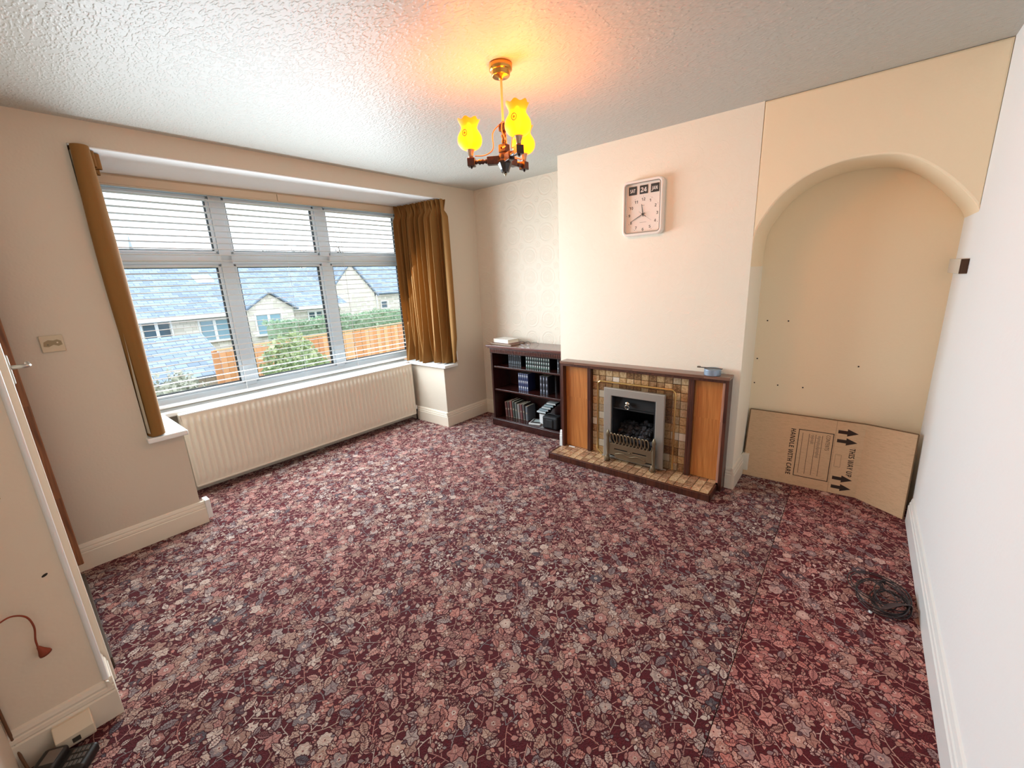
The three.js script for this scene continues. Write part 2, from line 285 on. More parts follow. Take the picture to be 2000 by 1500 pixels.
// ================================================================== WINDOW
{
  const w = structGroup('window_1'), x0 = -2.99, x1 = -.46, y0 = .69, y1 = 2.28, m = [-2.165, -1.355], tr0 = 1.715, tr1 = 1.79, zf = -.665, zb = -.735;
  const bev = (a, b, c, d, e = zb, f = zf) => bx(a, b, c, d, e, f, .006);
  part('window_frame', [bev(x0, x1, y0, y0 + .06), bev(x0, x1, y1 - .07, y1), bev(x0, x0 + .06, y0, y1), bev(x1 - .06, x1, y0, y1)], upvc, w);
  part('transom', bev(x0 + .05, x1 - .05, tr0, tr1, zb, zf + .004), upvc, w);
  for (const x of m) part('mullion', bev(x - .042, x + .042, y0 + .04, y1 - .05, zb, zf + .004), upvc, w);
  const xs = [x0 + .06, m[0] - .042, m[0] + .042, m[1] - .042, m[1] + .042, x1 - .06];
  const glass = phys('#ffffff', .0, { transmission: 1, thickness: 0, ior: 1.45, specularIntensity: .5 });
  const gasket = std('#20282c', .7);
  for (let k = 0; k < 3; k++) for (const [a, b] of [[y0 + .06, tr0], [tr1, y1 - .07]]) {
    const l = xs[k * 2], r = xs[k * 2 + 1], t = .024, z0 = zb + .012, z1 = zf - .008;
    const sash = part('sash', [bev(l, r, a, a + t, z0, z1), bev(l, r, b - t, b, z0, z1), bev(l, l + t, a, b, z0, z1), bev(r - t, r, a, b, z0, z1)], upvc, w);
    part('gasket', [bx(l + t, r - t, a + t, a + t + .005, z0 + .01, z1 - .006), bx(l + t, r - t, b - t - .005, b - t, z0 + .01, z1 - .006), bx(l + t, l + t + .005, a + t, b - t, z0 + .01, z1 - .006), bx(r - t - .005, r - t, a + t, b - t, z0 + .01, z1 - .006)], gasket, sash);
    part('pane', new THREE.PlaneGeometry(r - l - 2 * t, b - a - 2 * t).translate((l + r) / 2, (a + b) / 2, zb + .035), glass, w);
  }
  // window board with its two side ledges
  const sill = structGroup('window_sill');
  const sillPaint = phys('#eef0ee', .18, {});
  part('sill_board', bx(-2.83, -.60, .635, .672, -.72, -.53, .01), sillPaint, sill);
  part('ledge', bx(-3.0, -2.80, .635, .668, -.66, .055, .009), sillPaint, sill);
  part('ledge', bx(-.64, -.455, .635, .668, -.66, .055, .009), sillPaint, sill);
}
// ------------------------------------------------------------------ venetian blind
{
  const b = thing('venetian_blind', 'white slatted venetian blind across the whole bay window, slats open', 'blind');
  const beige = std('#d9cab2', .45), slatM = phys('#f4f7f8', .42, {});
  const L = -2.965, Rr = -.485, z = -.598;
  part('headrail', [bx(L, -1.742, 2.206, 2.262, z - .028, z + .036, .006), bx(-1.740, Rr, 2.206, 2.262, z - .028, z + .036, .006), bx(L, Rr, 2.20, 2.206, z + .01, z + .040), bx(L, Rr, 2.255, 2.28, z - .028, z + .02, .004)], beige, b);
  const n = 7, top = [], bot = [];
  for (let i = 0; i <= n; i++) { const t = i / n * 2 - 1; top.push([t * .025, .0032 * (1 - t * t) + .0011]); bot.unshift([t * .025, .0032 * (1 - t * t) - .0011]); }
  const g = extr([...top, ...bot], Rr - L - .03); g.translate(0, 0, -(Rr - L - .03) / 2); g.rotateY(PI / 2); uvm(g);
  for (let k = 0; k < 33; k++) { const s = part('slat', g, slatM, b); s.position.set((L + Rr) / 2 + (hash(k, 1, 5) - .5) * .004, 2.165 - k * .0432, z); s.rotation.x = -.05 + (hash(k, 2, 5) - .5) * .05; }
  part('bottom_rail', bx(L + .015, Rr - .015, .698, .716, z - .026, z + .026, .006), slatM, b);
  for (const x of [-2.82, -2.235, -1.74, -1.225, -.62]) {
    part('ladder_cord', [tube([V(x, 2.21, z - .027), V(x, .71, z - .027)], .0009, 1, 5), tube([V(x, 2.21, z + .027), V(x, .71, z + .027)], .0009, 1, 5), tube([V(x + .012, 2.21, z), V(x + .012, .71, z)], .0012, 1, 5)], slatM, b);
  }
}
// ------------------------------------------------------------------ curtains
const velvet = phys('#89602b', .8, { sheen: .6, sheenColor: new THREE.Color(.8, .58, .30), sheenRoughness: .4, bumpMap: plasterBump, bumpScale: .0006, side: THREE.DoubleSide });
function pathSheet(pts, nu, nv, yTop, yBot, wave) {
  const c = new THREE.CatmullRomCurve3(pts.map(([x, z]) => V(x, 0, z)), false, 'centripetal');
  return sheet(nu, nv, (u, v) => {
    const p = c.getPointAt(u), t = c.getTangentAt(u), nx = -t.z, nz = t.x, y = yTop + (yBot(u) - yTop) * v, o = wave(u, v);
    return V(p.x + nx * o, y, p.z + nz * o);
  });
}
{
  const t = thing('curtain', 'gold velvet curtain gathered in deep folds at the window end nearest the bookcase', 'curtain');
  const W = (u, v) => { // folds: many fine pleats at the heading that join into broad ones
    const k = Math.min(1, v / .09), w1 = u + .012 * Math.sin(u * 31 + v * 1.2), head = .030 * Math.sin(u * 2 * PI * 15 + 1.0) + .010 * Math.sin(u * 2 * PI * 38 + 2 * v);
    const fold = (f, p, q) => { const c = Math.sin(w1 * 2 * PI * f + p); return Math.sign(c) * Math.pow(Math.abs(c), q); };
    const body = .050 * fold(7.5, .5 + .4 * Math.sin(v * 2.6), .8) + .018 * fold(16, 1 + v * 1.3, .9) + .010 * Math.sin(u * 2 * PI * 4 + v * 3) + .006 * Math.sin(u * 2 * PI * 27 + v * 2);
    const foot = v > .84 ? (v - .84) * .22 * Math.sin(u * 31 + 1) + (v - .84) * .10 * Math.sin(u * 77) : 0;
    const neck = 1 - .45 * Math.exp(-Math.pow((v - .055) / .025, 2));
    return (head * (1 - k) + body * k) * neck + foot;
  };
  part('cloth', pathSheet([[-.600, -.535], [-.57, -.40], [-.545, -.2], [-.53, -.02], [-.495, .04], [-.462, .035]], 420, 60, 2.262, (u) => .676 + .006 * Math.sin(u * 40), W), velvet, t);
  part('heading_tape', pathSheet([[-.595, -.53], [-.563, -.40], [-.538, -.2], [-.523, -.02], [-.49, .035], [-.455, .03]], 300, 3, 2.268, () => 2.205, (u) => -.040 + .003 * Math.sin(u * 2 * PI * 17)), velvet, t);
  part('curtain_rail', tube([V(-.565, 2.272, -.545), V(-.53, 2.272, -.2), V(-.50, 2.272, -.02)], .006, 16, 8), white, t);
  part('pull_rod', bx(-.477, -.468, .70, .80, .066, .073, .003), white, t, 'short white plastic pull');
}
{
  const t = thing('curtain', 'gold velvet curtain drawn back in shadow beside the square wall plate', 'curtain');
  part('cloth', pathSheet([[-2.986, -.12], [-2.988, -.02], [-2.978, .035], [-2.945, .052], [-2.915, .040], [-2.902, .012], [-2.915, -.05], [-2.89, -.12], [-2.93, -.19], [-2.88, -.25], [-2.93, -.31], [-2.88, -.37], [-2.93, -.43], [-2.89, -.48], [-2.92, -.535]], 300, 40, 2.272, (u) => .674 + .004 * Math.sin(u * 30), (u, v) => (.006 * Math.sin(u * 40 + v * 5)) + (u > .42 && v < .06 ? (.06 - v) * .45 * Math.sin(u * 90) : 0) + .006 * Math.sin(v * 6) * Math.sin(u * 9)), velvet, t);
  part('heading_tape', pathSheet([[-2.905, -.04], [-2.87, -.1], [-2.90, -.17], [-2.855, -.24], [-2.90, -.3], [-2.86, -.37], [-2.91, -.43], [-2.87, -.5]], 160, 4, 2.268, () => 2.19, (u) => .012 * Math.sin(u * 60)), velvet, t);
  part('lining', pathSheet([[-2.984, -.12], [-2.982, -.02], [-2.972, .030]], 20, 8, 2.25, () => .69, () => .004), std('#cfc3ad', .9, { side: THREE.DoubleSide }), t, 'pale lining at the leading edge');
}
// ------------------------------------------------------------------ radiator
{
  const t = thing('radiator', 'long cream ribbed panel radiator under the bay window', 'radiator', [-1.70, 0, -.45]);
  const enamel = phys('#e7dfce', .35, {}), w = 2.06, y0 = .085, y1 = .648, N = 50;
  const face = sheet(N * 8, 22, (u, v) => {
    const k = (u * N) % 1, rib = Math.pow(Math.max(0, Math.cos((k - .5) * 2 * PI) * .5 + .5), 1.4), yy = v * (y1 - y0), e = Math.min(1, Math.max(0, Math.min(yy - .03, (y1 - y0) - yy - .028) / .025)), s = e * e * (3 - 2 * e);
    return V((u - .5) * w, y0 + yy, -.010 + s * .011 * rib);
  });
  part('front_panel', face, enamel, t);
  part('back_panel', bx(-w / 2, w / 2, y0, y1, -.075, -.062, .004), enamel, t);
  part('top_seam', bx(-w / 2, w / 2, y1 - .004, y1 + .006, -.075, -.008, .003), white, t);
  part('bottom_seam', bx(-w / 2, w / 2, y0 - .006, y0 + .006, -.016, -.006, .002), enamel, t);
  for (const s of [-1, 1]) part('end_panel', bx(s * w / 2 - .004, s * w / 2 + .004, y0, y1, -.075, -.010, .002), enamel, t);
  part('valve', [lathe([[0, .0], [.012, 0], [.013, .03], [.010, .045], [0, .046]]).translate(w / 2 + .028, .125, -.04), bx(w / 2, w / 2 + .03, .115, .13, -.047, -.033, .003)], white, t, 'white lockshield valve cap');
  part('pipe', [new THREE.CylinderGeometry(.0075, .0075, .12, 14).translate(w / 2 + .028, .06, -.04), lathe([[.0, .0], [.012, .0], [.012, .022], [0, .022]]).translate(w / 2 + .028, .10, -.04)], std('#2a2421', .5, { metalness: .4 }), t, 'dark valve tail pipe');
}
// ================================================================== CHANDELIER
{
  const t = thing('chandelier', 'three-arm dark turned-wood chandelier with lit yellow glass tulip shades', 'chandelier', [-1.79, H, 1.92]);
  const brass = phys('#c79a4e', .25, { metalness: 1 }), wood = phys('#ffffff', .4, { map: woodTex(51, '#3e2116', '#170b07'), clearcoat: .3 }), darkw = phys('#1c1210', .35, { clearcoat: .4 });
  const pewter = phys('#a89a82', .35, { metalness: .85 });
  part('ceiling_rose', lathe([[0, 0], [.050, 0], [.052, -.008], [.050, -.024], [.044, -.028], [.041, -.030], [.040, -.044], [.036, -.049], [.010, -.052], [.008, -.06], [0, -.06]], 40), brass, t);
  part('rod', new THREE.CylinderGeometry(.0055, .0055, .17, 12).translate(0, -.135, 0), std('#d9b98a', .4), t);
  part('column', [bx(-.0155, .0155, -.262, -.232, -.0155, .0155, .003), lathe([[.0, -.262], [.012, -.262], [.008, -.272], [.013, -.28], [.007, -.292], [.012, -.305], [.009, -.315], [0, -.316]], 20), bx(-.019, .019, -.348, -.315, -.019, .019, .003),
    lathe([[0, -.348], [.022, -.348], [.029, -.36], [.029, -.38], [.024, -.39], [0, -.39]], 8)], wood, t);
  part('boss', flatShade(lathe([[0, -.372], [.027, -.374], [.034, -.385], [.034, -.392], [.021, -.418], [.018, -.430], [0, -.432]], 8)), darkw, t);
  part('finial', lathe([[0, -.43], [.006, -.431], [.008, -.437], [.003, -.443], [.001, -.448], [0, -.448]], 16), pewter, t);
  const shadeM = phys('#ffa61c', .6, { transmission: .45, thickness: 0, emissive: new THREE.Color(1, .62, .01), emissiveIntensity: .28, side: THREE.DoubleSide });
  const bulbM = std('#fff0cc', .4, { emissive: new THREE.Color(1, .78, .36), emissiveIntensity: 7 });
  const wireM = std('#d2764e', .5), printM = std('#c9541a', .6, { emissive: new THREE.Color(.6, .14, .01), emissiveIntensity: .35 });
  const prof = new THREE.CatmullRomCurve3([[.013, 0], [.032, .005], [.047, .022], [.052, .045], [.048, .066], [.038, .086], [.0335, .098], [.0355, .110], [.041, .123], [.046, .134]].map(([r, y]) => V(r, y, 0)));
  const shadeG = sheet(112, 34, (u, v) => { const p = prof.getPointAt(v), a = u * 2 * PI, k = Math.max(0, (v - .72) / .28), q = k * k; const r = p.x * (1 + .05 * q * Math.cos(7 * a)); return V(Math.cos(a) * r * 1.07, (p.y + .0045 * q * Math.cos(7 * a + .3)) * .9, Math.sin(a) * r * 1.07); });
  const bulbG = lathe([[0, .012], [.009, .013], [.010, .03], [.016, .055], [.017, .075], [.012, .098], [.004, .112], [0, .113]], 20);
  const spindle = lathe([[.007, .0], [.011, .006], [.006, .012], [.012, .020], [.0085, .028], [.0125, .036], [.006, .044], [.010, .050], [.007, .056]], 18);
  const toCam = Math.atan2(3.252 - 1.92, -3.4024 + 1.79);
  [[-7 + 180, 1], [-7 - 60, 2], [-7 + 60, 3]].forEach(([deg]) => {
    const a = deg * PI / 180, dx = .643 * Math.cos(a) + .766 * Math.sin(a), dz = .766 * Math.cos(a) - .643 * Math.sin(a), ang = Math.atan2(-dz, dx), y = -.378, L = .155;
    const turn = (g) => g.rotateY(ang).translate(0, y, 0);
    const arm = part('arm', [turn(bx(.024, .080, -.017, .017, -.015, .015, .003)), turn(spindle.clone().rotateZ(-PI / 2).translate(.080, 0, 0)), turn(bx(L - .019, L + .016, -.017, .018, -.017, .017, .003)), turn(lathe([[0, -.026], [.004, -.025], [.006, -.018], [0, -.016]], 12).translate(L, 0, 0))], wood, t);
    const cx = dx * L, cz = dz * L;
    part('lamp_cup', lathe([[0, 0], [.010, 0], [.011, .012], [.013, .022], [.017, .034], [.019, .036], [.0, .036]], 24).translate(cx, y + .018, cz), pewter, arm);
    const sy = y + .052;
    part('shade', shadeG.clone().translate(cx, sy, cz), shadeM, arm);
    part('bulb', bulbG.clone().translate(cx, sy, cz), bulbM, arm);
    const az = toCam + .30, em = [new THREE.TorusGeometry(.0130, .0017, 6, 28).scale(.82, 1, 1), new THREE.TorusGeometry(.0095, .0006, 6, 24).scale(.82, 1, 1)];
    for (let k = 0; k < 6; k++) em.push(new THREE.SphereGeometry(.0024, 8, 6).scale(.6, 1.3, .3).rotateZ(0).translate(0, .0036, 0).rotateZ(k * PI / 3));
    part('emblem', merge(em).rotateX(-.12).translate(0, .056, .0572).rotateY(-az + PI / 2).translate(cx, sy, cz), printM, arm, 'oval orange flower emblem');
    const wire = [V(.006 * dx, -.225, .006 * dz), V(.045 * dx + .02 * dz, -.27, .045 * dz - .02 * dx), V(.05 * dx + .015 * dz, -.335, .05 * dz - .015 * dx), V(.09 * dx, -.352, .09 * dz), V(.135 * dx, -.352, .135 * dz)];
    part('wire', [tube(wire, .0024, 40, 6)], wireM, t);
    const lamp = new THREE.PointLight(LAMP.color, LAMP.power); lamp.position.set(cx, sy + .055, cz); lamp.castShadow = true; lamp.shadow.radius = 1.2; t.add(lamp);
  });
  part('wire', tube([V(.0, -.225, .006), V(-.03, -.235, .02), V(-.035, -.27, .02), V(-.012, -.30, .018)], .0022, 30, 6), wireM, t);
  part('wire', tube([V(-.02, -.33, .02), V(-.055, -.345, .035), V(-.07, -.35, .042)], .0045, 16, 6), wireM, t);
}
// ================================================================== FIREPLACE (local x = world z - 2.0, local z = out of the chimney breast)
const turnW = -PI / 2;
{
  const dark = phys('#ffffff', .38, { map: woodTex(61, '#5c3020', '#2c130c'), clearcoat: .25 }), oak = phys('#ffffff', .36, { map: woodTex(62, '#cf8a4a', '#a5632e', 'v', 512, 90), clearcoat: .2 }), topw = phys('#ffffff', .3, { map: woodTex(63, '#8a6654', '#5b3d30', 'h'), clearcoat: .4 });
  const t = thing('fireplace_surround', 'low wooden fireplace surround with teak side panels and brown and cream tiles', 'fireplace', [CF, 0, 2.0], turnW);
  part('mantel_shelf', [bx(-.640, .658, .792, .813, 0, .112, .004)], topw, t);
  part('mantel_rail', bx(-.636, .654, .772, .792, 0, .100, .002), dark, t);
  for (const [a, b] of [[-.636, -.615], [.632, .654]]) part('side_board', bx(a, b, a < 0 ? .0525 : 0, .775, 0, .100, .002), dark, t);
  part('edge_strip', bx(.615, .632, .0525, .772, .03, .088, .002), std('#ffffff', .4, { map: woodTex(64, '#c0937c', '#96654f') }), t, 'paler inner edge strip');
  for (const [a, b] of [[-.615, -.395], [.432, .616]]) part('side_panel', bx(a, b, .0525, .774, 0, .052, .001), oak, t, 'orange teak panel');
  for (const [a, b] of [[-.397, -.381], [-.381, -.365], [.395, .412], [.412, .434]]) part('post', bx(a, b, .0525, .774, 0, .082, .004), dark, t);
  part('tile_bed', [bx(-.366, -.205, .0525, .774, 0, .036), bx(.225, .396, .0525, .774, 0, .036), bx(-.205, .225, .60, .774, 0, .036)], std('#4a3626', .9), t);
  const brown = [speck(71, '#c79f74', '#96703f'), speck(72, '#d3b083', '#a98355'), speck(73, '#9c7650', '#6a4a2e'), speck(74, '#dcc097', '#bd986a'), speck(75, '#b08c66', '#7c5a3c')].map((m) => phys('#ffffff', .25, { map: m }));
  const cream = [phys('#e2d8c8', .22, {}), phys('#d6c7b2', .22, { map: speck(76, '#efe6d8', '#c9b79d') })];
  const tw = .0585, th = .0603, variants = [tileGeo(tw - .0035, th - .0035, .012, .002)];
  for (let j = 0; j < 12; j++) for (let i = 0; i < 13; i++) {
    const x = -.365 + (i + .5) * tw, y = .05 + (j + .5) * th;
    if (x > -.19 && x < .21 && y < .60) continue;
    const side = i < 2 || i > 10, pal = hash(i, j, 17) < (side && j < 9 ? .5 : j > 8 ? .10 : .22) ? cream[hash(i, j, 18) < .5 ? 0 : 1] : brown[Math.floor(hash(i, j, 19) * 5)];
    const m = part('tile', variants[0], pal, t); m.position.set(x, y, .035 + hash(i, j, 21) * .0012);
  }
  const hearth = thing('tiled_hearth', 'raised brown tiled hearth edged in wood in front of the fire', 'hearth', [CF, 0, 2.0], turnW);
  part('hearth_base', bx(-.640, .616, 0, .040, 0.002, .268), std('#4a3626', .9), hearth);
  part('hearth_edge', [bx(-.655, .630, 0, .050, .268, .288, .004), bx(-.655, -.640, 0, .050, 0.104, .29, .003), bx(.616, .630, 0, .050, .104, .29, .003)], dark, hearth, 'wooden edging');
  const hw = 1.256 / 22, hd = .264 / 4.5, hg = tileGeo(hw - .003, hd - .003, .0105, .0018).rotateX(-PI / 2);
  const hb = [speck(81, '#c9a582', '#9a7556'), speck(82, '#b79273', '#856248'), speck(83, '#d6b792', '#ab8760'), speck(84, '#a88366', '#7c5b42')].map((m) => phys('#ffffff', .22, { map: m }));
  for (let j = 0; j < 4; j++) for (let i = 0; i < 22; i++) { const m = part('tile', hg, hb[Math.floor(hash(i, j, 33) * 4)], hearth); m.position.set(-.640 + (i + .5) * hw, .0395 + hash(i, j, 34) * .0008, .268 - (j + .5) * hd); }

  // gas fire with its glass plate
  const f = thing('gas_fire', 'coal-effect gas fire with coiled metal fret and a glass plate edged in brass', 'fire', [CF, 0, 2.01], turnW);
  const steel = phys('#a8a49c', .42, { metalness: .55, bumpMap: plasterBump, bumpScale: .0004 }), black = std('#0c0d10', .75), soot = std('#14161b', .85), antique = phys('#85765f', .4, { metalness: .7 }), gold = phys('#d9b878', .22, { metalness: 1 });
  const y0 = .0545;
  const gp = [[-.265, y0], [.265, y0], [.305, y0 + .04], [.305, .65], [.275, .68], [-.275, .68], [-.305, .65], [-.305, y0 + .04]], hole = [[-.18, y0 + .03], [.18, y0 + .03], [.18, .585], [-.18, .585]];
  const gs = new THREE.Shape(gp.map((p) => new THREE.Vector2(...p))); gs.holes.push(new THREE.Path(hole.map((p) => new THREE.Vector2(...p))));
  part('glass_plate', new THREE.ExtrudeGeometry(gs, { depth: .006, bevelEnabled: false }).translate(0, 0, .086), phys('#f2efe9', .03, { transmission: 1, thickness: 0, ior: 1.4 }), f);
  const rim = [...gp.slice(2), ]; const rimPts = [V(.305, y0 + .02, .09), V(.305, .645, .09), V(.300, .665, .09), V(.282, .68, .09), V(-.282, .68, .09), V(-.300, .665, .09), V(-.305, .645, .09), V(-.305, y0 + .045, .09), V(-.266, y0 + .006, .09)];
  const rc = new THREE.CurvePath(); for (let i = 0; i < rimPts.length - 1; i++) rc.add(new THREE.LineCurve3(rimPts[i], rimPts[i + 1]));
  part('brass_rim', new THREE.TubeGeometry(rc, 220, .008, 8, false), gold, f);
  part('glass_edge', bx(-.262, .262, y0 - .002, y0 + .006, .084, .094, .002), steel, f);
  const fw = (a, b) => { const s = new THREE.Shape([[-a, y0 + .01], [a, y0 + .01], [a, .635], [-a, .635]].map((p) => new THREE.Vector2(...p))); s.holes.push(new THREE.Path([[-b, y0 + .02], [b, y0 + .02], [b, .585], [-b, .585]].map((p) => new THREE.Vector2(...p)))); return s; };
  part('trim_frame', [new THREE.ExtrudeGeometry(fw(.235, .18), { depth: .014, bevelEnabled: true, bevelSize: .006, bevelThickness: .006, bevelSegments: 2 }).translate(0, 0, .096)], steel, f);
  part('firebox', [bx(-.172, -.165, y0, .584, -.28, .11), bx(.165, .172, y0, .584, -.28, .11), bx(-.17, .17, .578, .584, -.28, .11), bx(-.17, .17, y0, .584, -.287, -.28), bx(-.17, .17, y0 - .002, y0 + .01, -.28, .1)], soot, f);
  part('hood', [extr([[-.165, 0], [.165, 0], [.165, .11], [-.165, .11]], .006).rotateX(-.28).translate(0, .478, .075), bx(-.165, .165, .474, .486, .05, .10, .004)], black, f);
  const kb = part('ring_pull', [new THREE.SphereGeometry(.019, 24, 16).scale(1, 1, .7).translate(-.048, .528, .100), lathe([[0, 0], [.013, 0], [.013, .018], [0, .018]], 20).rotateX(PI / 2).translate(-.048, .528, .082), new THREE.TorusGeometry(.017, .0028, 8, 28).rotateX(.25).translate(-.046, .504, .113)], phys('#d9d4c6', .18, { metalness: 1 }), f, 'polished round knob with a ring');
  // coals
  const rk = rng(5), lumps = [0, 1, 2, 3].map((s) => { const g = new THREE.IcosahedronGeometry(1, 2), p = g.attributes.position; for (let i = 0; i < p.count; i++) { const x = p.getX(i), y = p.getY(i), z = p.getZ(i), q = 1 + .5 * (vnoise(x * 1.7 + 9 + s * 5, y * 1.7 + z * 1.3 + 9, 64, s + 3) - .5) + .3 * (vnoise(x * 4 + 20, y * 4 + z * 3 + 20, 64, s + 9) - .5); p.setXYZ(i, x * q, y * q, z * q); } g.computeVertexNormals(); return uvm(g, .5); });
  const coalM = [std('#26272b', .6), std('#1a1b1e', .7), std('#34343a', .65)];
  for (let i = 0; i < 44; i++) { const row = Math.floor(i / 9), m = part('coal', lumps[i % 4], coalM[i % 3], f); m.position.set(-.145 + (i % 9) * .036 + rk() * .014, .20 + row * .026 + rk() * .02 + (i % 9 > 4 ? .015 : 0), .06 - row * .034 + rk() * .02); m.scale.set(.019 + rk() * .013, .017 + rk() * .012, .018 + rk() * .01); m.rotation.set(rk() * 6, rk() * 6, rk() * 6); }
  part('coal_bed', bx(-.16, .16, .10, .205, -.12, .09, .01), soot, f);
  // fret: coil, base, legs
  const coil = []; for (let i = 0; i <= 400; i++) { const u = i / 400, a = u * 2 * PI * 11; coil.push(V(-.155 + u * .31 + .022 * Math.cos(a), .243 + .047 * Math.sin(a), .150 + .010 * Math.sin(a) + .004 * Math.cos(a))); }
  part('coil_bar', new THREE.TubeGeometry(new THREE.CatmullRomCurve3(coil), 800, .0056, 7), antique, f);
  const bs = new THREE.Shape([[-.175, .105], [-.13, .105], [-.11, .085], [.11, .085], [.13, .105], [.175, .105], [.175, .20], [-.175, .20]].map((p) => new THREE.Vector2(...p)));
  for (const c of [-.075, .075]) bs.holes.push(new THREE.Path([[c - .058, .150], [c + .058, .150], [c + .055, .163], [c - .055, .163]].map((p) => new THREE.Vector2(...p))));
  part('fret_base', [new THREE.ExtrudeGeometry(bs, { depth: .008, bevelEnabled: true, bevelSize: .002, bevelThickness: .002, bevelSegments: 1 }).translate(0, 0, .138), new THREE.SphereGeometry(.006, 12, 8).translate(0, .150, .15), tube([V(-.12, .118, .15), V(-.06, .132, .152), V(0, .118, .152), V(.06, .132, .152), V(.12, .118, .15)], .004, 30, 6)], antique, f);
  part('fret_back', bx(-.17, .17, .09, .20, .10, .134), soot, f);
  for (const s of [-1, 1]) part('fret_post', [lathe([[0, 0], [.020, 0], [.017, .012], [.010, .05], [.011, .09], [.014, .13], [.011, .19], [.016, .215], [.012, .235], [.006, .25], [0, .256]], 14).translate(s * .185, y0, .145), lathe([[0, 0], [.024, 0], [.012, .045], [0, .045]], 4).translate(s * .185, y0, .165)], antique, f);
  // bits on the mantel and hearth
  const rd = thing('tape_offcut', 'small white strip lying on the hearth tiles before the teak panel', 'strip', [CF - .075, .0505, 1.45], turnW);
  part('strip', bx(-.03, .03, 0, .006, -.006, .006, .002), white, rd);
  const mount = thing('tin', 'round grey-blue tin with a thin dark tool laid across it on the mantel shelf', 'tin', [CF - .065, .813, 2.54], turnW);
  part('tin_body', lathe([[0, 0], [.050, 0], [.052, .003], [.052, .036], [.0535, .040], [.051, .042], [.048, .038], [0, .036]], 40), phys('#9db0c4', .4, { metalness: .55 }), mount);
  const tl = thing('flat_tool', 'thin dark metal blade resting across the round tin on the mantel', 'tool', [CF - .065, .856, 2.53], turnW);
  part('blade', bx(-.075, .07, 0, .004, -.008, .008, .0015), phys('#4b4a45', .4, { metalness: .7 }), tl);
  part('blade_end', bx(-.088, -.068, -.001, .008, -.009, .009, .002), phys('#6a6758', .5, { metalness: .5 }), tl);
}
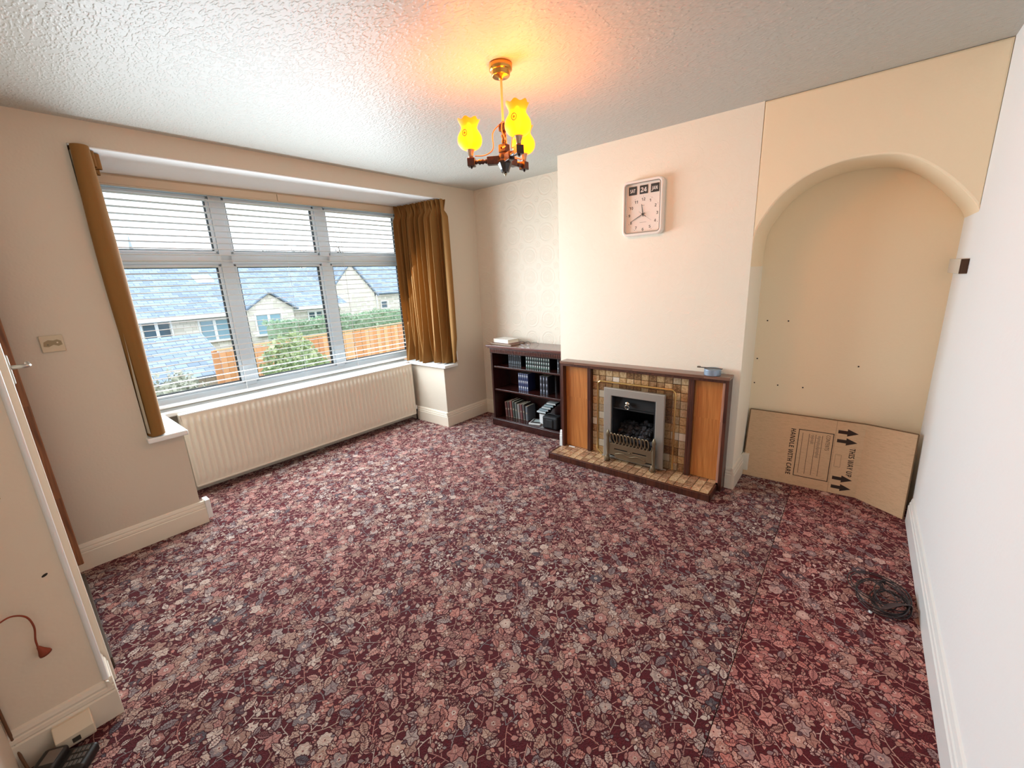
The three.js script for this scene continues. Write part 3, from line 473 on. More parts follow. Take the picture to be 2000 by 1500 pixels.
// ================================================================== WALL CLOCK
{
  const t = thing('wall_clock', 'white rectangular calendar wall clock on the chimney breast', 'clock', [CF, 1.928, 2.012], turnW);
  const body = phys('#f3eee6', .3, { clearcoat: .2 }), w = .285, h = .362;
  const rr = (w, h, r) => { const s = new THREE.Shape(), x = w / 2, y = h / 2; s.moveTo(-x + r, -y); s.lineTo(x - r, -y); s.absarc(x - r, -y + r, r, -PI / 2, 0); s.lineTo(x, y - r); s.absarc(x - r, y - r, r, 0, PI / 2); s.lineTo(-x + r, y); s.absarc(-x + r, y - r, r, PI / 2, PI); s.lineTo(-x, -y + r); s.absarc(-x + r, -y + r, r, PI, 1.5 * PI); return s; };
  const fr = rr(w, h, .036), hl = rr(w - .038, h - .042, .018); fr.holes.push(hl);
  part('case', [new THREE.ExtrudeGeometry(fr, { depth: .030, bevelEnabled: true, bevelSize: .008, bevelThickness: .010, bevelOffset: -.008, bevelSegments: 5, curveSegments: 12 }).translate(0, 0, .010), new THREE.ExtrudeGeometry(rr(w - .004, h - .004, .034), { depth: .02, bevelEnabled: false, curveSegments: 12 })], body, t);
  part('bezel_line', (() => { const s = rr(w - .034, h - .038, .020); s.holes.push(rr(w - .042, h - .046, .016)); return new THREE.ExtrudeGeometry(s, { depth: .003, bevelEnabled: false, curveSegments: 12 }).translate(0, 0, .0455); })(), std('#8c8378', .5), t);
  const fw = w - .036, fh = h - .040;
  const face = canvasTex(640, Math.round(640 * fh / fw), (c, W, Hh) => {
    c.fillStyle = '#f4ece3'; c.fillRect(0, 0, W, Hh); const cx = W / 2 - 4, cy = Hh * .625, R0 = W * .40; c.fillStyle = '#1b1715'; c.textAlign = 'center'; c.textBaseline = 'middle'; c.font = 'bold 66px sans-serif';
    for (let k = 1; k <= 12; k++) { const a = k * PI / 6, x = cx + Math.sin(a) * R0, y = cy - Math.cos(a) * R0 * .98; c.fillText(String(k), x, y + 3); }
    for (let k = 0; k < 60; k++) { const a = k * PI / 30, q = k % 5 ? 2.2 : 5, e = R0 + 48; const x = cx + Math.sin(a) * e, y = cy - Math.cos(a) * e * .98; c.beginPath(); c.arc(x, y, q, 0, 7); c.fill(); }
    c.fillStyle = '#6a625a'; c.fillRect(cx - 22, cy - R0 * .58, 44, 5); c.fillRect(cx - 62, cy + R0 * .52, 124, 4);
  });
  part('dial', new THREE.PlaneGeometry(fw, fh).translate(0, 0, .0215), std('#ffffff', .5, { map: face }), t);
  const cards = [['SAT', -.078], ['24', .000], ['JAN', .078]];
  for (const [txt, x] of cards) {
    const g = bx(-.0285, .0285, -.027, .027, 0, .004, .001), q = part('date_card', g, std('#15110f', .5), t); q.position.set(x, .118, .0215);
    part('lettering', new THREE.PlaneGeometry(.055, .051).translate(0, 0, .0043), std('#ffffff', .55, { map: canvasTex(160, 148, (c, W, Hh) => { c.fillStyle = '#15110f'; c.fillRect(0, 0, W, Hh); c.fillStyle = '#f5efe8'; c.textAlign = 'center'; c.textBaseline = 'middle'; c.save(); c.translate(W / 2, Hh / 2 + 4); if (txt === '24') { c.font = 'bold 118px sans-serif'; } else { c.scale(.72, 1); c.font = 'bold 92px sans-serif'; } c.fillText(txt, 0, 0); c.restore(); }) }), q);
  }
  const hands = std('#14110f', .4), ctr = [-.0017, -.0405];
  const hand = (len, wd, deg, z, back) => { const s = extr([[-wd, -back], [wd, -back], [wd * .55, len], [-wd * .55, len]], .0012); s.rotateZ(-deg * PI / 180); s.translate(ctr[0], ctr[1], z); return s; };
  part('hour_hand', hand(.066, .0028, 352, .026, .015), hands, t);
  part('minute_hand', hand(.096, .0022, 243, .0285, .015), hands, t);
  part('second_hand', [hand(.078, .0006, 126, .031, .032), hand(.001, .0022, 306, .031, .030).translate(0, 0, 0)], std('#3a332d', .5), t);
  part('hub', new THREE.CylinderGeometry(.006, .006, .008, 20).rotateX(PI / 2).translate(ctr[0], ctr[1], .030), hands, t);
  part('cover_glass', new THREE.PlaneGeometry(fw, fh).translate(0, 0, .0395), phys('#ffffff', .03, { transmission: 1, thickness: 0 }), t);
}
// ================================================================== BOOKCASE AND ITS CONTENTS (local x = world z - 0.81, local z = out of the alcove wall)
{
  const mah = phys('#ffffff', .28, { map: woodTex(91, '#3a1713', '#1c0a08'), clearcoat: .5, clearcoatRoughness: .2 }), mahH = phys('#ffffff', .26, { map: woodTex(92, '#401a15', '#200c0a', 'h'), clearcoat: .5, clearcoatRoughness: .2 }), topM = phys('#ffffff', .25, { map: woodTex(93, '#6b3a30', '#43201a', 'h'), clearcoat: .5 });
  const Z0 = .81, t = thing('bookcase', 'low dark mahogany open bookcase in the alcove beside the chimney breast', 'bookcase', [0, 0, Z0], turnW);
  const w = .43, d = .30;
  for (const s of [-1, 1]) part('side_panel', bx(s > 0 ? w - .022 : -w, s > 0 ? w : -w + .022, .06, .80, .022, d, .002), mah, t);
  part('back_panel', bx(-w, w, .05, .80, .020, .027), mah, t);
  part('top', [bx(-w - .035, w + .035, .838, .858, .02, d + .035, .005), bx(-w - .02, w + .02, .826, .838, .02, d + .018, .004)], topM, t);
  const fr = part('frieze', bx(-w - .004, w + .004, .775, .826, d - .012, d + .006, .002), mahH, t);
  part('fluting', Array.from({ length: 46 }, (_, k) => bx(-w + .006 + k * .0187, -w + .015 + k * .0187, .786, .818, d + .004, d + .010, .002)), topM, fr);
  const shelves = [.638, .396, .075];
  for (const y of shelves) part('shelf', bx(-w + .02, w - .02, y - .018, y, .026, d - .012, .003), mahH, t);
  part('plinth', [bx(-w - .012, w + .012, 0, .072, d - .012, d + .012, .004), bx(-w - .006, w + .006, .072, .080, d - .008, d + .006, .002)], mahH, t);
  const ordinals = ['first', 'second', 'third', 'fourth', 'fifth', 'sixth', 'seventh', 'eighth', 'ninth', 'tenth', 'eleventh', 'twelfth'];
  const pageM = std('#d8ccb2', .85);
  const spineTex = (base, band, n, gilt) => canvasTex(64, 256, (c, W, Hh) => { c.fillStyle = base; c.fillRect(0, 0, W, Hh); for (let k = 0; k < n; k++) { const y = (k + .5) * Hh / n; c.fillStyle = band; c.fillRect(16, y - 20, W - 32, 27); if (gilt) { c.fillStyle = gilt; c.fillRect(14, y + 12, W - 28, 8); } } c.fillStyle = 'rgba(190,200,205,.30)'; c.fillRect(20, 0, 20, Hh); c.fillStyle = '#07080a'; c.fillRect(0, 0, 9, Hh); c.fillRect(W - 9, 0, 9, Hh); c.fillStyle = gilt || band; c.fillRect(0, 5, W, 5); c.fillRect(0, Hh - 12, W, 5); });  // pale centre streak paints a highlight, dark edges the shade between books
  // one book: boards and rounded spine facing the room, page block
  function book(w, h, dp, y, zc, zf, mats, label, category, group, lean = 0) {
    const b = thing('book', label, category, [-(zf - dp / 2), y + .0008, zc], turnW, group);
    const inner = b; const g = [bx(-w / 2, -w / 2 + .0025, 0, h, -dp / 2, dp / 2), bx(w / 2 - .0025, w / 2, 0, h, -dp / 2, dp / 2)];
    const L = (geo) => lean ? geo.rotateZ(lean).translate(0, Math.abs(Math.sin(lean)) * w / 2, 0) : geo;
    part('cover', L(merge(g)), mats[0], inner);
    const sp = sheet(8, 1, (u, v) => V((u - .5) * w, v * h, dp / 2 - .001 + .005 * Math.sin(u * PI))); part('spine', L(sp), mats[1], inner);
    part('page_block', L(bx(-w / 2 + .0025, w / 2 - .0025, .003, h - .003, -dp / 2 + .003, dp / 2 - .002)), pageM, inner);
    return b;
  }
  const blk = std('#15171c', .45);
  const mk = (base, band, n, gilt) => std('#ffffff', .4, { map: spineTex(base, band, n, gilt) });
  // top shelf
  const sA = mk('#15181f', '#6b7680', 2, '#8a949c'), sB = mk('#101418', '#cfd8d2', 4, '#6f9a86'), sC = mk('#20242b', '#8c9298', 3);
  for (let k = 0; k < 7; k++) book(.0215, .150 + (k % 3) * .004, .12, .638, .545 + k * .0235, .20, [blk, sA], `${ordinals[k]} from the wall end of the dark volumes on the bookcase's top shelf`, 'book', 'dark volumes on the top shelf');
  for (let k = 0; k < 11; k++) book(.0245, .152, .12, .638, .772 + k * .0262, .205, [blk, sB], `${ordinals[k]} of the white-banded black volumes on the top shelf, counting from the window end`, 'book', 'white-banded volumes on the top shelf');
  for (let k = 0; k < 2; k++) book(.024, .155 - k * .006, .12, .638, 1.148 + k * .028, .215, [blk, sC], k ? 'dark book at the chimney end of the top shelf, against the side' : 'dark book second from the chimney end of the top shelf', 'book', 'dark pair ending the top shelf');
  // middle shelf
  const sD = mk('#1b2a58', '#d7dbe2', 3, '#9aa4c0'), sE = mk('#23252f', '#8d93a6', 3, '#5b6278');
  for (let k = 0; k < 5; k++) book(.0235, .178, .12, .396, .672 + k * .0252, .21, [std('#18244c', .5), sD], `${ordinals[k]} of the five blue and white books standing on the middle shelf`, 'book', 'blue and white books on the middle shelf');
  for (let k = 0; k < 3; k++) book(.028, .180, .12, .396, .945 + k * .034, .215, [std('#1d1f29', .5), sE], `${ordinals[k]} of the three dark blue-grey books alone on the middle shelf`, 'book', 'dark blue-grey books on the middle shelf');
  // bottom shelf
  const old = [['#5b2420', 'worn red cloth book first in the leaning row on the bottom shelf', .165], ['#331714', 'dark maroon book second in the leaning row on the bottom shelf', .17], ['#6d2f28', 'brick red book third in the leaning row on the bottom shelf', .185], ['#2b2f27', 'dark green book fourth in the leaning row on the bottom shelf', .182], ['#4a4d47', 'grey-green book fifth in the leaning row on the bottom shelf', .175], ['#7a7471', 'pale grey book sixth in the leaning row on the bottom shelf', .162], ['#5a2326', 'crimson book seventh in the leaning row on the bottom shelf', .168], ['#3b3432', 'dark brown book eighth in the leaning row on the bottom shelf', .172], ['#54585f', 'slate grey book last in the leaning row on the bottom shelf', .155]];
  old.forEach(([c, l, h], k) => { const m = std(c, .75), sp = std('#ffffff', .7, { map: spineTex(c, '#8c7b66', 1) }); book(.029, h, .13, .075, .475 + k * .0337, .20, [m, sp], l, 'book', 'old books leaning on the bottom shelf', k < 8 ? .065 : .02); });
  // disc cases, cassettes, black case
  const dvd = thing('disc_case', 'white plastic disc case lying flat on the bottom shelf before the black case', 'disc case', [-.195, .0762, .865], turnW + .25);
  part('case', bx(-.062, .062, 0, .016, -.07, .07, .003), phys('#d9dedd', .25, {}), dvd); part('insert', bx(-.052, .055, .016, .0168, -.060, .060), std('#4c4a48', .4), dvd); part('sleeve_picture', bx(-.03, .03, .0168, .0174, -.045, .02), std('#a9b7b5', .4), dvd);
  const cass = ['#cfdde2', '#8fa6b0', '#c3ced0', '#9fb6bd', '#dde4e4'];
  const boxw = thing('storage_box', 'white card box upright behind the disc case on the bottom shelf', 'box', [-.16, .0758, .945], turnW);
  part('box_body', bx(-.035, .035, 0, .115, -.05, .05, .002), std('#dfe4e6', .5), boxw); part('box_lid', bx(-.04, .045, .115, .130, -.055, .062, .003), std('#17191c', .4), boxw);
  cass.forEach((c, k) => { const o = thing('cassette', ['bottom cassette of the stepped stack over the white card box', 'second cassette up in the stepped stack on the bottom shelf', 'middle cassette of the stepped stack on the bottom shelf', 'fourth cassette up in the stepped stack on the bottom shelf', 'topmost cassette of the stepped stack on the bottom shelf'][k], 'cassette', [-.205 + k * .008, .2064 + k * .0225, .955 + k * .024], turnW, 'stepped stack of cassettes'); part('cassette_case', bx(-.055, .055, 0, .0175, -.035, .035, .002), phys('#1c2024', .25, {}), o); part('cassette_spine', bx(-.052, .052, .003, .0145, .0345, .0362, .001), phys(c, .25, {}), o); part('cassette_label', bx(-.050, .048, .0175, .0185, -.030, .030), phys(c, .3, {}), o); });
  const bag = thing('camera_case', 'soft black zipped case with a front pocket on the bottom shelf', 'case', [-.225, .0758, 1.075], turnW);
  const bl = std('#15161a', .7, { bumpMap: plasterBump, bumpScale: .001 });
  part('body', bx(-.082, .088, 0, .125, -.055, .058, .018), bl, bag); part('pocket', bx(-.03, .045, .018, .10, .05, .070, .008), bl, bag); part('zip', tube([V(-.076, .108, .058), V(-.02, .112, .060), V(.08, .108, .058)], .0022, 20, 6), std('#3b3c40', .4, { metalness: .6 }), bag); part('strap', tube([V(-.07, .12, 0), V(-.03, .140, .01), V(.04, .139, .01), V(.08, .12, 0)], .006, 24, 8), bl, bag);
  // on top of the bookcase
  const y = .8588;
  const folder = thing('folder', 'thin brown leather folder lying on the bookcase top under the white book', 'folder', [-.17, y, .505], turnW - .12);
  part('folder_cover', [bx(-.155, .155, 0, .003, -.10, .10, .001), bx(-.155, .155, .009, .012, -.10, .10, .001)], std('#6d4032', .5), folder); part('folder_pages', bx(-.150, .150, .003, .009, -.095, .095), pageM, folder);
  const wb = thing('white_book', 'thick white book lying flat on the brown folder', 'book', [-.16, y + .0128, .475], turnW - .12);
  part('cover', [bx(-.10, .115, 0, .003, -.075, .075, .001), bx(-.10, .115, .033, .036, -.075, .075, .001), bx(-.103, -.100, 0, .036, -.075, .075, .001)], std('#f0eee9', .45), wb); part('page_block', bx(-.10, .110, .003, .033, -.072, .071), std('#eae3d4', .8), wb);
  const gl = thing('spectacles', 'thin-rimmed folded-out spectacles lying on the bookcase top', 'spectacles', [-.20, y + .001, .775], turnW + .10);
  const wire = phys('#33373b', .3, { metalness: .8 }), lens = phys('#ffffff', .02, { transmission: 1, thickness: 0, ior: 1.5 });
  for (const s of [-1, 1]) {
    const rim = part('rim', new THREE.TorusGeometry(.0235, .0013, 8, 36).scale(1.12, .92, 1).translate(s * .033, .0235, .03), wire, gl);
    part('lens', new THREE.CircleGeometry(.0232, 32).scale(1.12, .92, 1).translate(s * .033, .0235, .03), lens, rim);
    part('temple', tube([V(s * .060, .03, .03), V(s * .064, .03, .0), V(s * (.068), .022, -.06), V(s * .068, .010, -.10), V(s * .066, .0025, -.12)], .0013, 24, 6), wire, gl);
  }
  part('bridge', tube([V(-.0085, .028, .03), V(0, .032, .031), V(.0085, .028, .03)], .0013, 10, 6), wire, gl);
}
// ================================================================== CARDBOARD IN THE RECESS
{
  const t = thing('cardboard_sheet', 'folded brown cardboard box panel leaning in the arched recess, printed with handling marks', 'cardboard');
  const A0 = V(-.135, .001, 2.712), A1 = V(-.020, .480, 2.712), B0 = V(-.108, .001, 3.372), B1 = V(-.050, .492, 3.372), C0 = V(-.262, .001, 3.596), C1 = V(-.165, .508, 3.603);
  const bl = (p, q, r, s, u, v) => p.clone().lerp(q, u).lerp(r.clone().lerp(s, u), v);
  const split = .72, card = '#d9b792';
  const print = canvasTex(2048, 1024, (c, W, Hh) => {
    c.fillStyle = card; c.fillRect(0, 0, W, Hh); const r = rng(12);
    for (let i = 0; i < 9000; i++) { c.fillStyle = r() < .5 ? 'rgba(90,60,35,.07)' : 'rgba(230,205,170,.07)'; c.fillRect(r() * W, r() * Hh, 10 + r() * 60, 2 + r() * 3); }
    for (let x = 0; x < W; x += 9) { c.fillStyle = 'rgba(70,45,25,.035)'; c.fillRect(x, 0, 4, Hh); }
    c.fillStyle = c.strokeStyle = '#33231b'; const s = W * split;
    const arrow = (x, y) => { c.beginPath(); c.moveTo(x, y - 20); c.lineTo(x + 78, y - 20); c.lineTo(x + 78, y - 44); c.lineTo(x + 172, y); c.lineTo(x + 78, y + 44); c.lineTo(x + 78, y + 20); c.lineTo(x, y + 20); c.closePath(); c.fill(); };
    const at = (q) => q * s; c.save();
    for (const [q, y] of [[.795, 150], [.795, 275], [.80, 800], [.80, 925]]) { c.save(); c.translate(at(q), y); c.scale(1.36, 1.15); arrow(0, 0); c.restore(); }
    c.restore();
    const vert = (txt, x, y, font, len) => { c.save(); c.translate(x, y); c.rotate(PI / 2); c.font = font; c.textAlign = 'left'; c.textBaseline = 'middle'; c.scale(len / c.measureText(txt).width, 1); c.fillText(txt, 0, 0); c.restore(); };
    vert('THIS WAY UP', at(.925), 355, 'bold 92px sans-serif', 400);
    vert('HANDLE WITH CARE', at(.425), 195, 'bold 88px sans-serif', 690);
    const l = at(.475), rt = at(.765); c.lineWidth = 10; c.strokeRect(l, 196, rt - l, 680); vert('CONTENTS', rt - 62, 225, '500 66px sans-serif', 215);
    c.lineWidth = 5; for (let k = 0; k < 4; k++) { c.beginPath(); c.moveTo(rt - 130 - k * 82, 240); c.lineTo(rt - 130 - k * 82, 830); c.stroke(); }
    c.lineWidth = 4; c.strokeStyle = 'rgba(60,50,50,.6)'; for (const [x, n] of [[rt - 172, 320], [rt - 254, 130]]) { c.beginPath(); for (let k = 0; k < n; k += 4) c.lineTo(x + 16 * Math.sin(k * .31) + 9 * Math.sin(k * .83), 250 + k); c.stroke(); }
    c.strokeStyle = 'rgba(90,65,45,.5)'; c.lineWidth = 4; c.beginPath(); c.moveTo(rt + 18, 0); c.lineTo(rt + 18, Hh); c.stroke();
    c.strokeStyle = 'rgba(60,45,35,.45)'; c.strokeRect(at(.80), 470, 70, 170);
  });
  const cardM = std('#ffffff', .85, { map: print, side: THREE.DoubleSide }), edgeM = std('#7a5f44', .9);
  const panel = (P, Q, Rr, Sx, u0, u1, nu) => { const g = sheet(nu, 10, (u, v) => { const p = bl(P, Q, Rr, Sx, v, u); p.x -= .006 * Math.sin(u * PI) * Math.sin(v * PI); return p; }); const uv = g.attributes.uv; for (let i = 0; i < uv.count; i++) uv.setX(i, u0 + (u1 - u0) * uv.getX(i)); return g; };
  // main panel and folded flap, each with a back face and a closed edge of corrugated board
  const slab = (P, Q, Rr, Sx, u0, u1, nu) => { const f = panel(P, Q, Rr, Sx, u0, u1, nu), b = f.clone(); b.translate(.005, 0, 0); return [f, b]; };
  const [f1, b1] = slab(A0, A1, B0, B1, 0, split, 20), [f2, b2] = slab(B0, B1, C0, C1, split, 1, 12);
  const main = part('main_panel', merge([f1, b1]), cardM, t), flap = part('flap', merge([f2, b2]), cardM, t);
  const rib = (p, q) => { const d = q.clone().sub(p), L = d.length(), g = bx(0, L, -.0035, .0035, -.003, .003, .001); g.applyMatrix4(new THREE.Matrix4().makeRotationFromQuaternion(new THREE.Quaternion().setFromUnitVectors(V(1, 0, 0), d.normalize()))); return g.translate(p.x + .0025, p.y, p.z); };
  part('cut_edge', [rib(A1, B1), rib(A0, A1)], edgeM, main); part('cut_edge', [rib(B1, C1), rib(C0, C1)], edgeM, flap);
}
// ================================================================== SMALL THINGS ON WALLS AND FLOOR
{
  const t = thing('wall_plate', 'square scuffed cream blanking plate on the wall beside the shaded curtain', 'wall plate', [-3.256, 1.280, 0]);
  part('plate', bx(-.043, .043, -.043, .043, 0, .009, .003), std('#cdbfa4', .5), t);
  part('worn_patch', [extr([[-.034, -.012], [-.030, .010], [-.012, .020], [.006, .016], [.020, .020], [.034, .012], [.036, -.008], [.020, -.014], [.004, -.006], [-.016, -.016]], .0006).translate(0, 0, .009)], std('#9c8c6e', .8), t, 'grey worn patch');
  part('screw', [new THREE.CylinderGeometry(.0035, .0035, .002, 14).rotateX(PI / 2).translate(-.017, -.004, .0102)], std('#6f6553', .5), t); part('screw', [new THREE.CylinderGeometry(.0035, .0035, .002, 14).rotateX(PI / 2).translate(.019, .004, .0102)], std('#e4d9c4', .5), t);
}
{
  const t = thing('batten_block', 'short painted batten with bare brown cut end on the wall beside the arched recess', 'wooden block', [0, 0, 0]);
  part('batten', bx(-.429, -.06, 1.418, 1.490, RZ - .030, RZ, .004), paint, t);
  part('cut_end', bx(-.4325, -.4275, 1.420, 1.488, RZ - .029, RZ - .001, .001), std('#ffffff', .7, { map: woodTex(95, '#5d3a1e', '#3a2110') }), t, 'bare brown end grain');
}
{
  const t = thing('pull_cord', 'stiff red-brown cord with a bell-shaped end hooked from the wall', 'cord');
  const m = std('#8a3c22', .7);
  part('cord', tube([V(LX, .555, 1.40), V(-3.62, .545, 1.335), V(-3.585, .548, 1.318), V(-3.558, .525, 1.31), V(-3.549, .48, 1.308), V(-3.556, .43, 1.307), V(-3.557, .405, 1.306)], .0026, 60, 8), m, t);
  part('cord_end', lathe([[0, 0], [.016, 0], [.015, .006], [.008, .022], [.004, .036], [0, .038]], 20).rotateZ(.28).translate(-3.5465, .3685, 1.306), m, t, 'flared plastic end');
}
{
  const t = thing('cable_coil', 'loosely coiled thin dark cable lying on the carpet by the pale wall skirting', 'cable', [0, 0, 0]);
  const m = phys('#241a1e', .4, {}), pts = [], r = rng(44), c0 = V(-1.15, .012, 3.50);
  for (let k = 0; k <= 9 * 14; k++) { const lp = Math.floor(k / 14), a = k / 14 * 2 * PI, ra = .075 + .035 * Math.sin(lp * 2.1) + (lp === 8 ? .03 : 0), ox = .022 * Math.sin(lp * 1.7), oz = .02 * Math.cos(lp * 2.3); pts.push(V(c0.x + ox + ra * 1.15 * Math.cos(a), .006 + .018 * (.5 + .5 * Math.sin(a * 1 + lp)) * ((lp % 3) * .6 + .3) + lp * .0022, Math.min(3.590, c0.z + oz + ra * .85 * Math.sin(a)))); }
  part('cable', tube(pts, .0026, 1100, 7), m, t);
  const big = []; for (let k = 0; k <= 28; k++) { const a = k / 14 * 2 * PI, q = k > 14 ? 1.12 : 1; big.push(V(-1.08 + .115 * q * Math.cos(a + 2), .008 + .012 * (1 + Math.sin(a)), Math.min(3.592, 3.47 + .10 * q * Math.sin(a + 2)))); }
  part('loose_loop', tube(big, .0024, 260, 7), m, t);
  for (let k = 0; k < 6; k++) part('bundle_strand', tube([V(-1.235, .012 + k * .003, 3.475 + k * .004), V(-1.20, .03 + k * .003, 3.50 + k * .008), V(-1.17, .032 + k * .002, 3.535 + k * .008), V(-1.15, .015, 3.570 + k * .003)], .0025, 30, 6), std('#4a3a3a', .4), t);
  part('plug_tip', new THREE.SphereGeometry(.007, 14, 10).scale(1.4, 1, 1).translate(-1.262, .008, 3.445), white, t, 'small white tip');
}
{
  const t = thing('telephone_socket', 'cream surface-mounted socket box with a sloping top at the skirting', 'socket', [-3.548, 0, 1.309]);
  part('box', [(() => { const g = new THREE.ExtrudeGeometry(new THREE.Shape([[0, .022], [.044, .022], [.046, .03], [.046, .062], [.010, .098], [0, .098]].map((p) => new THREE.Vector2(...p))), { depth: .088, bevelEnabled: true, bevelSize: .003, bevelThickness: .003, bevelOffset: -.003, bevelSegments: 2 }); g.rotateY(-PI / 2).translate(.044, 0, 0); return uvm(g); })()], phys('#dfd2ba', .35, {}), t);
  part('port', bx(-.010, .010, .032, .050, .044, .0475, .001), std('#3a342c', .6), t);
}
{
  const t = thing('telephone', 'black cordless telephone base with a grey display lying on the carpet below the socket box', 'telephone', [-3.590, .0005, 1.408], -.59);
  const bk = phys('#1d1a18', .4, {});
  part('base', bx(-.062, .080, 0, .038, -.043, .043, .012), bk, t); part('cradle', bx(-.060, .005, .030, .062, -.041, .041, .012), bk, t);
  part('display', bx(-.040, -.002, .0605, .0635, -.026, .022, .002), std('#6f665e', .3), t, 'grey display');
  for (let i = 0; i < 4; i++) for (let j = 0; j < 3; j++) part('key', bx(.020 + i * .012, .029 + i * .012, .0365, .040, -.030 + j * .022, -.014 + j * .022, .002), std('#57504a', .5), t);
  const c = thing('telephone_lead', 'thin brown lead running down the wall corner to the telephone', 'cable');
  part('lead', tube([V(LX + .006, .40, 1.299), V(LX + .006, .25, 1.299), V(LX + .008, .10, 1.302), V(LX + .012, .05, 1.318), V(-3.662, .03, 1.345)], .004, 40, 8), std('#6b4a30', .6), c);
}
// ================================================================== OUTSIDE THE WINDOW
{
  const GY = -1.8;
  struct('ground', bx(-40, 60, GY - .3, GY, -110, -1.2), std('#7f8a62', .95, { map: speck(101, '#9aa57a', '#6f7a55') }));
  const slate = std('#ffffff', .6, { map: canvasTex(512, 512, (c, W) => { const r = rng(9); for (let j = 0; j < 16; j++) for (let i = -1; i < 12; i++) { const q = 150 + r() * 34; c.fillStyle = `rgb(${q - 34},${q - 16},${q + 4})`; c.fillRect(i * 44 + (j % 2) * 22, j * 32, 43, 31); c.fillStyle = 'rgba(60,70,85,.55)'; c.fillRect(i * 44 + (j % 2) * 22, j * 32 + 28, 44, 4); } for (let i = 0; i < 26; i++) { c.fillStyle = 'rgba(235,240,240,.8)'; c.fillRect(r() * W, r() * W, 5, 4); } }, [1 / 3.2, 1 / 3.2]) });
  const stone = std('#ffffff', .9, { map: canvasTex(512, 512, (c, W) => { const r = rng(19); c.fillStyle = '#c9c2b4'; c.fillRect(0, 0, W, W); for (let j = 0; j < 20; j++) { let x = -r() * 40; while (x < W) { const w = 26 + r() * 44, q = r(); c.fillStyle = `rgb(${212 + q * 32},${206 + q * 32},${192 + q * 34})`; c.fillRect(x, j * 25.6, w - 3, 22.6); x += w; } } }, [1 / 2.4, 1 / 2.4]) });
  const frameM = std('#eef0ef', .5), paneM = phys('#8fb0c0', .08, {}), dimPane = phys('#4f6470', .08, {}), fascia = std('#e9ecea', .6);
  const slope = (x0, x1, yE, zE, yR, zR, th = .08) => { // a roof plane, eaves to ridge
    const L = Math.hypot(yR - yE, zR - zE), g = bx(x0, x1, -th / 2, th / 2, 0, L), a = Math.atan2(yR - yE, -(zR - zE)); g.rotateX(PI); g.rotateX(a).translate(0, yE, zE); return g; };
  const win = (parent, x0, x1, y0, y1, z, pm, n = 2) => {
    const w = part('window', [bx(x0 - .05, x1 + .05, y1, y1 + .06, z, z + .06), bx(x0 - .07, x1 + .07, y0 - .07, y0, z, z + .10), bx(x0 - .05, x0, y0, y1, z, z + .06), bx(x1, x1 + .05, y0, y1, z, z + .06), ...Array.from({ length: n - 1 }, (_, k) => bx(x0 + (x1 - x0) * (k + 1) / n - .045, x0 + (x1 - x0) * (k + 1) / n + .045, y0, y1, z, z + .05))], frameM, parent);
    for (let k = 0; k < n; k++) part('window_pane', bx(x0 + (x1 - x0) * k / n + .03, x0 + (x1 - x0) * (k + 1) / n - .03, y0 + .02, y1 - .02, z + .005, z + .02), pm, w);
  };
  { const h = thing('bungalow', 'long stone bungalow with a grey slate roof and small front gable seen through the blind', 'house');
    part('wall', bx(-12, 6.5, GY, .82, -22.5, -15), stone, h);
    const rf = part('roof', slope(-12.3, 6.7, .74, -14.65, 2.62, -19), slate, h); part('roof', bx(-12.3, 6.7, -.04, .04, -4.7, 0).rotateX(-.405).translate(0, 2.60, -19), slate, h);
    part('ridge', bx(-12.3, 6.7, 2.60, 2.70, -19.09, -18.91, .03), slate, h);
    const sk = part('skylight', bx(-.30, .30, -.02, .08, -.34, .34, .02).rotateX(.405).translate(2.19, 2.06, -17.6), frameM, rf); 
    part('fascia', bx(-12.3, 6.7, .66, .80, -14.68, -14.62), fascia, h);
    part('gable', extr([[2.50, GY], [4.20, GY], [4.20, .80], [3.37, 1.38], [2.50, .80]], .5).translate(0, 0, -15.0), stone, h);
    const gq = (x0, y0, x1, y1) => { const L = Math.hypot(x1 - x0, y1 - y0), g = bx(0, L, 0, .07, -1.7, .14); g.rotateZ(Math.atan2(y1 - y0, x1 - x0)); return g.translate(x0, y0, -14.5); };
    part('gable_roof', gq(2.34, .70, 3.37, 1.40), slate, h); part('gable_roof', gq(3.37, 1.40, 4.36, .70), slate, h);
    win(h, -1.55, -.72, -.12, .60, -15, dimPane); win(h, -.50, .25, -.12, .62, -15, dimPane); win(h, 1.09, 1.99, -.18, .54, -15, paneM); win(h, 2.78, 3.68, -.14, .60, -14.5, paneM); win(h, 5.02, 5.61, -.08, .51, -15, dimPane);
    part('downpipe', new THREE.CylinderGeometry(.04, .04, 2.5, 8).translate(4.30, -.5, -14.95), fascia, h);
    part('chimney', bx(1.5, 2.2, 2.4, 2.86, -19.3, -18.8), stone, h).position.set(3.1, 0, 0);
  }
  { const h = thing('stone_house', 'pale stone house with a tall plain gable end and blue-grey roof beyond the fence', 'house');
    part('wall', bx(9.4, 17, GY, 1.10, -24, -18), stone, h);
    part('gable', extr([[7.30, GY], [9.62, GY], [9.62, 1.12], [8.40, 2.60], [7.30, 1.42]], 5.5).translate(0, 0, -22.5), stone, h);
    part('roof', slope(9.2, 17.2, 1.02, -17.7, 2.72, -21), slate, h);
    const q = (x0, y0, x1, y1) => { const L = Math.hypot(x1 - x0, y1 - y0), g = bx(0, L, 0, .08, -22.6, -16.9); g.rotateZ(Math.atan2(y1 - y0, x1 - x0)); return g.translate(x0, y0, 0); };
    part('gable_roof', q(8.40, 2.60, 9.80, .92), slate, h); part('gable_roof', q(7.15, 1.26, 8.42, 2.62), slate, h);
    win(h, 10.62, 11.0, .22, .58, -18, dimPane, 1); win(h, 12.2, 12.9, .05, .62, -18, dimPane);
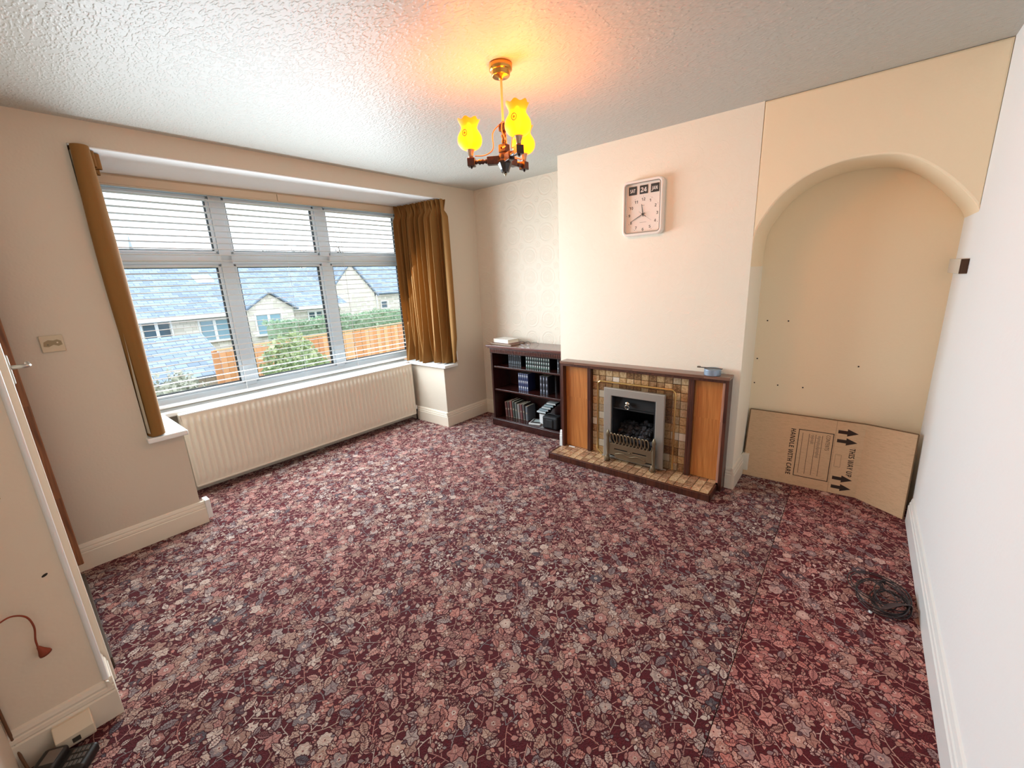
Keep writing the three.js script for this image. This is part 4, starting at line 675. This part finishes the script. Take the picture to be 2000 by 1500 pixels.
    part('downpipe', new THREE.CylinderGeometry(.035, .035, 2.6, 8).translate(9.70, -.3, -16.95), fascia, h);
  }
  { const h = thing('outbuilding', 'low outbuilding with a pale slate roof in front of the bungalow', 'outbuilding');
    part('wall', bx(-4.6, .30, GY, -.60, -14.2, -10.3), stone, h); part('roof', slope(-4.9, .45, -.66, -10.0, .28, -12.4), slate, h); part('roof', bx(-4.9, .45, -.04, .04, -2.2, 0).rotateX(-.40).translate(0, .27, -12.4), slate, h); }
  { const f = thing('fence', 'orange-brown close-boarded garden fence in front of the houses', 'fence');
    const bm = ['#dda173', '#d3935f', '#e4ad7c', '#cc8d5e'].map((c) => std(c, .8)), g = bx(-.067, .067, GY, 0, 0, .02, .004);
    for (let k = 0; k < 47; k++) { const x = -.19 + k * .14, m = part('board', g, bm[Math.floor(hash(k, 3, 2) * 4)], f); m.position.set(x, .075 + .016 * x + (hash(k, 7, 2) - .5) * .012, -9 + (k % 2) * .012); }
    part('rail', [bx(-.2, 6.3, -.25, -.17, -9.06, -9.0), bx(-.2, 6.3, -1.1, -1.02, -9.06, -9.0)], bm[1], f);
    part('cap_rail', bx(-.22, 6.3, .10, .13, -9.03, -8.97).rotateZ(.016), bm[2], f);
    for (let k = 0; k < 4; k++) part('post', bx(-.25 + k * 2.1, -.15 + k * 2.1, GY, .1, -9.12, -9.02), bm[3], f);
  }
  // foliage: leaf blades scattered through rounded volumes, one part per plant
  const leafG = (() => { const g = new THREE.BufferGeometry(); g.setAttribute('position', new THREE.Float32BufferAttribute([0, 0, 0, .5, .45, .1, 0, 1, 0, 0, 0, 0, 0, 1, 0, -.5, .45, .1], 3)); g.computeVertexNormals(); return g; })();
  function foliage(parent, n, size, pick, cols, seed) {
    const m = new THREE.InstancedMesh(leafG, phys('#ffffff', .8, { side: THREE.DoubleSide, transmission: .3, thickness: 0 }), n), r = rng(seed), o = new THREE.Object3D(), c = cols.map((x) => S(x));
    for (let i = 0; i < n; i++) { const p = pick(r); o.position.copy(p); o.rotation.set(r() * 6.3, r() * 6.3, r() * 6.3); o.scale.setScalar(size * (.6 + r() * .8)); o.updateMatrix(); m.setMatrixAt(i, o.matrix); m.setColorAt(i, c[Math.floor(r() * c.length)].clone().multiplyScalar(.85 + r() * .3)); }
    m.name = 'foliage'; m.userData.kind = 'stuff'; parent.add(shadows(m)); return m;
  }
  const ball = (cx, cy, cz, rx, ry, rz) => (r) => { const a = r() * 2 * PI, z = r() * 2 - 1, q = .72 + .28 * Math.sqrt(r()), s = Math.sqrt(1 - z * z), w = 1 + .15 * Math.sin(a * 3 + z * 5); return V(cx + rx * q * w * s * Math.cos(a), cy + ry * q * w * z, cz + rz * q * w * s * Math.sin(a)); };
  const stem = std('#5a4a38', .9);
  const bush = (label, cx, top, cz, rx, rz, n, size, cols, seed, cat = 'bush') => { const b = thing('garden_bush', label, cat, [cx, GY, cz]), ry = (top - GY) / 2; part('stem', new THREE.CylinderGeometry(.05, .08, ry, 8).translate(0, ry / 2, 0), stem, b); part('inner_mass', new THREE.IcosahedronGeometry(1, 3).scale(rx * .78, ry * .8, rz * .78).translate(0, ry, 0), std(cols[0], .95), b); foliage(b, n, size, ball(0, ry, 0, rx, ry, rz), cols, seed); };
  bush('rounded yellow-green bush in the garden before the orange fence', .82, .40, -7.0, .72, .6, 4200, .10, ['#a3b584', '#b8c492', '#97ab82', '#ccd2a6'], 201);
  bush('grey-green shrub close to the window beneath the outbuilding roof', -1.75, .10, -6.0, .75, .5, 3800, .08, ['#a7aa98', '#c0c0ae', '#95998a', '#d0cfc0'], 202);
  bush('small pale twiggy shrub beside the second window post', 1.95, -.22, -7.2, .34, .34, 1200, .07, ['#b9bdb0', '#a3ab98', '#d2d4c8'], 203);
  { const hd = thing('hedge', 'clipped mid green hedge between the fence and the stone houses', 'hedge', [0, GY, 0]); part('inner_mass', bx(2.4, 11.6, .0, 2.10, -12.7, -12.1, .1), std('#93ab8d', .95), hd);
    foliage(hd, 5200, .10, (r) => { const x = 2.3 + r() * 9.4, f = r(); return f < .6 ? V(x, r() * 2.2, -12.05 + r() * .1) : V(x, 2.10 + r() * .12 + .05 * Math.sin(x * 3), -12.75 + r() * .7); }, ['#a4bda0', '#94b096', '#b2c8aa', '#9fb89b'], 204); }
  function bareTree(label, x, z, h, seed) {
    const t = thing('bare_tree', label, 'tree', [x, GY, z]), r = rng(seed), tw = [], bark = std('#6d675f', .9);
    const grow = (p, d, L, rad, lev) => { const q = p.clone().addScaledVector(d, L), mid = p.clone().lerp(q, .5).add(V((r() - .5) * L * .15, 0, (r() - .5) * L * .15)); if (lev > 0) tw.push(tube([p, mid, q], rad, 4, 5)); if (lev < 4) { const n = lev ? 3 : 5; for (let k = 0; k < n; k++) grow(p.clone().lerp(q, .55 + .45 * (k + 1) / n), d.clone().add(V((r() - .5) * 1.5, (r() - .25) * .8, (r() - .5) * 1.5)).normalize(), L * (.5 + r() * .25), rad * .6, lev + 1); } return q; };
    grow(V(0, 0, 0), V(0, 1, 0), h * .42, .14, 0);
    const tr = part('trunk', new THREE.CylinderGeometry(.09, .17, h * .44, 10).translate(0, h * .22, 0), bark, t);
    const br = part('branches', merge(tw), bark, t); br.userData.kind = 'stuff';
  }
  bareTree('leafless tree standing between the bungalow and the stone gable', 9.3, -26, 6.2, 301);
  bareTree('leafless tree rising behind the roof at the curtain end of the window', 14.5, -28, 6.0, 302);
  { const c = thing('church', 'distant slim church spire on the skyline above the bungalow roof', 'church');
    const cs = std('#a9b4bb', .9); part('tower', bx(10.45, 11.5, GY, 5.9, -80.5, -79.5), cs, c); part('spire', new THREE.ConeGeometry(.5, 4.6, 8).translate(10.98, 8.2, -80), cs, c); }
}

renderer.render(scene, camera);
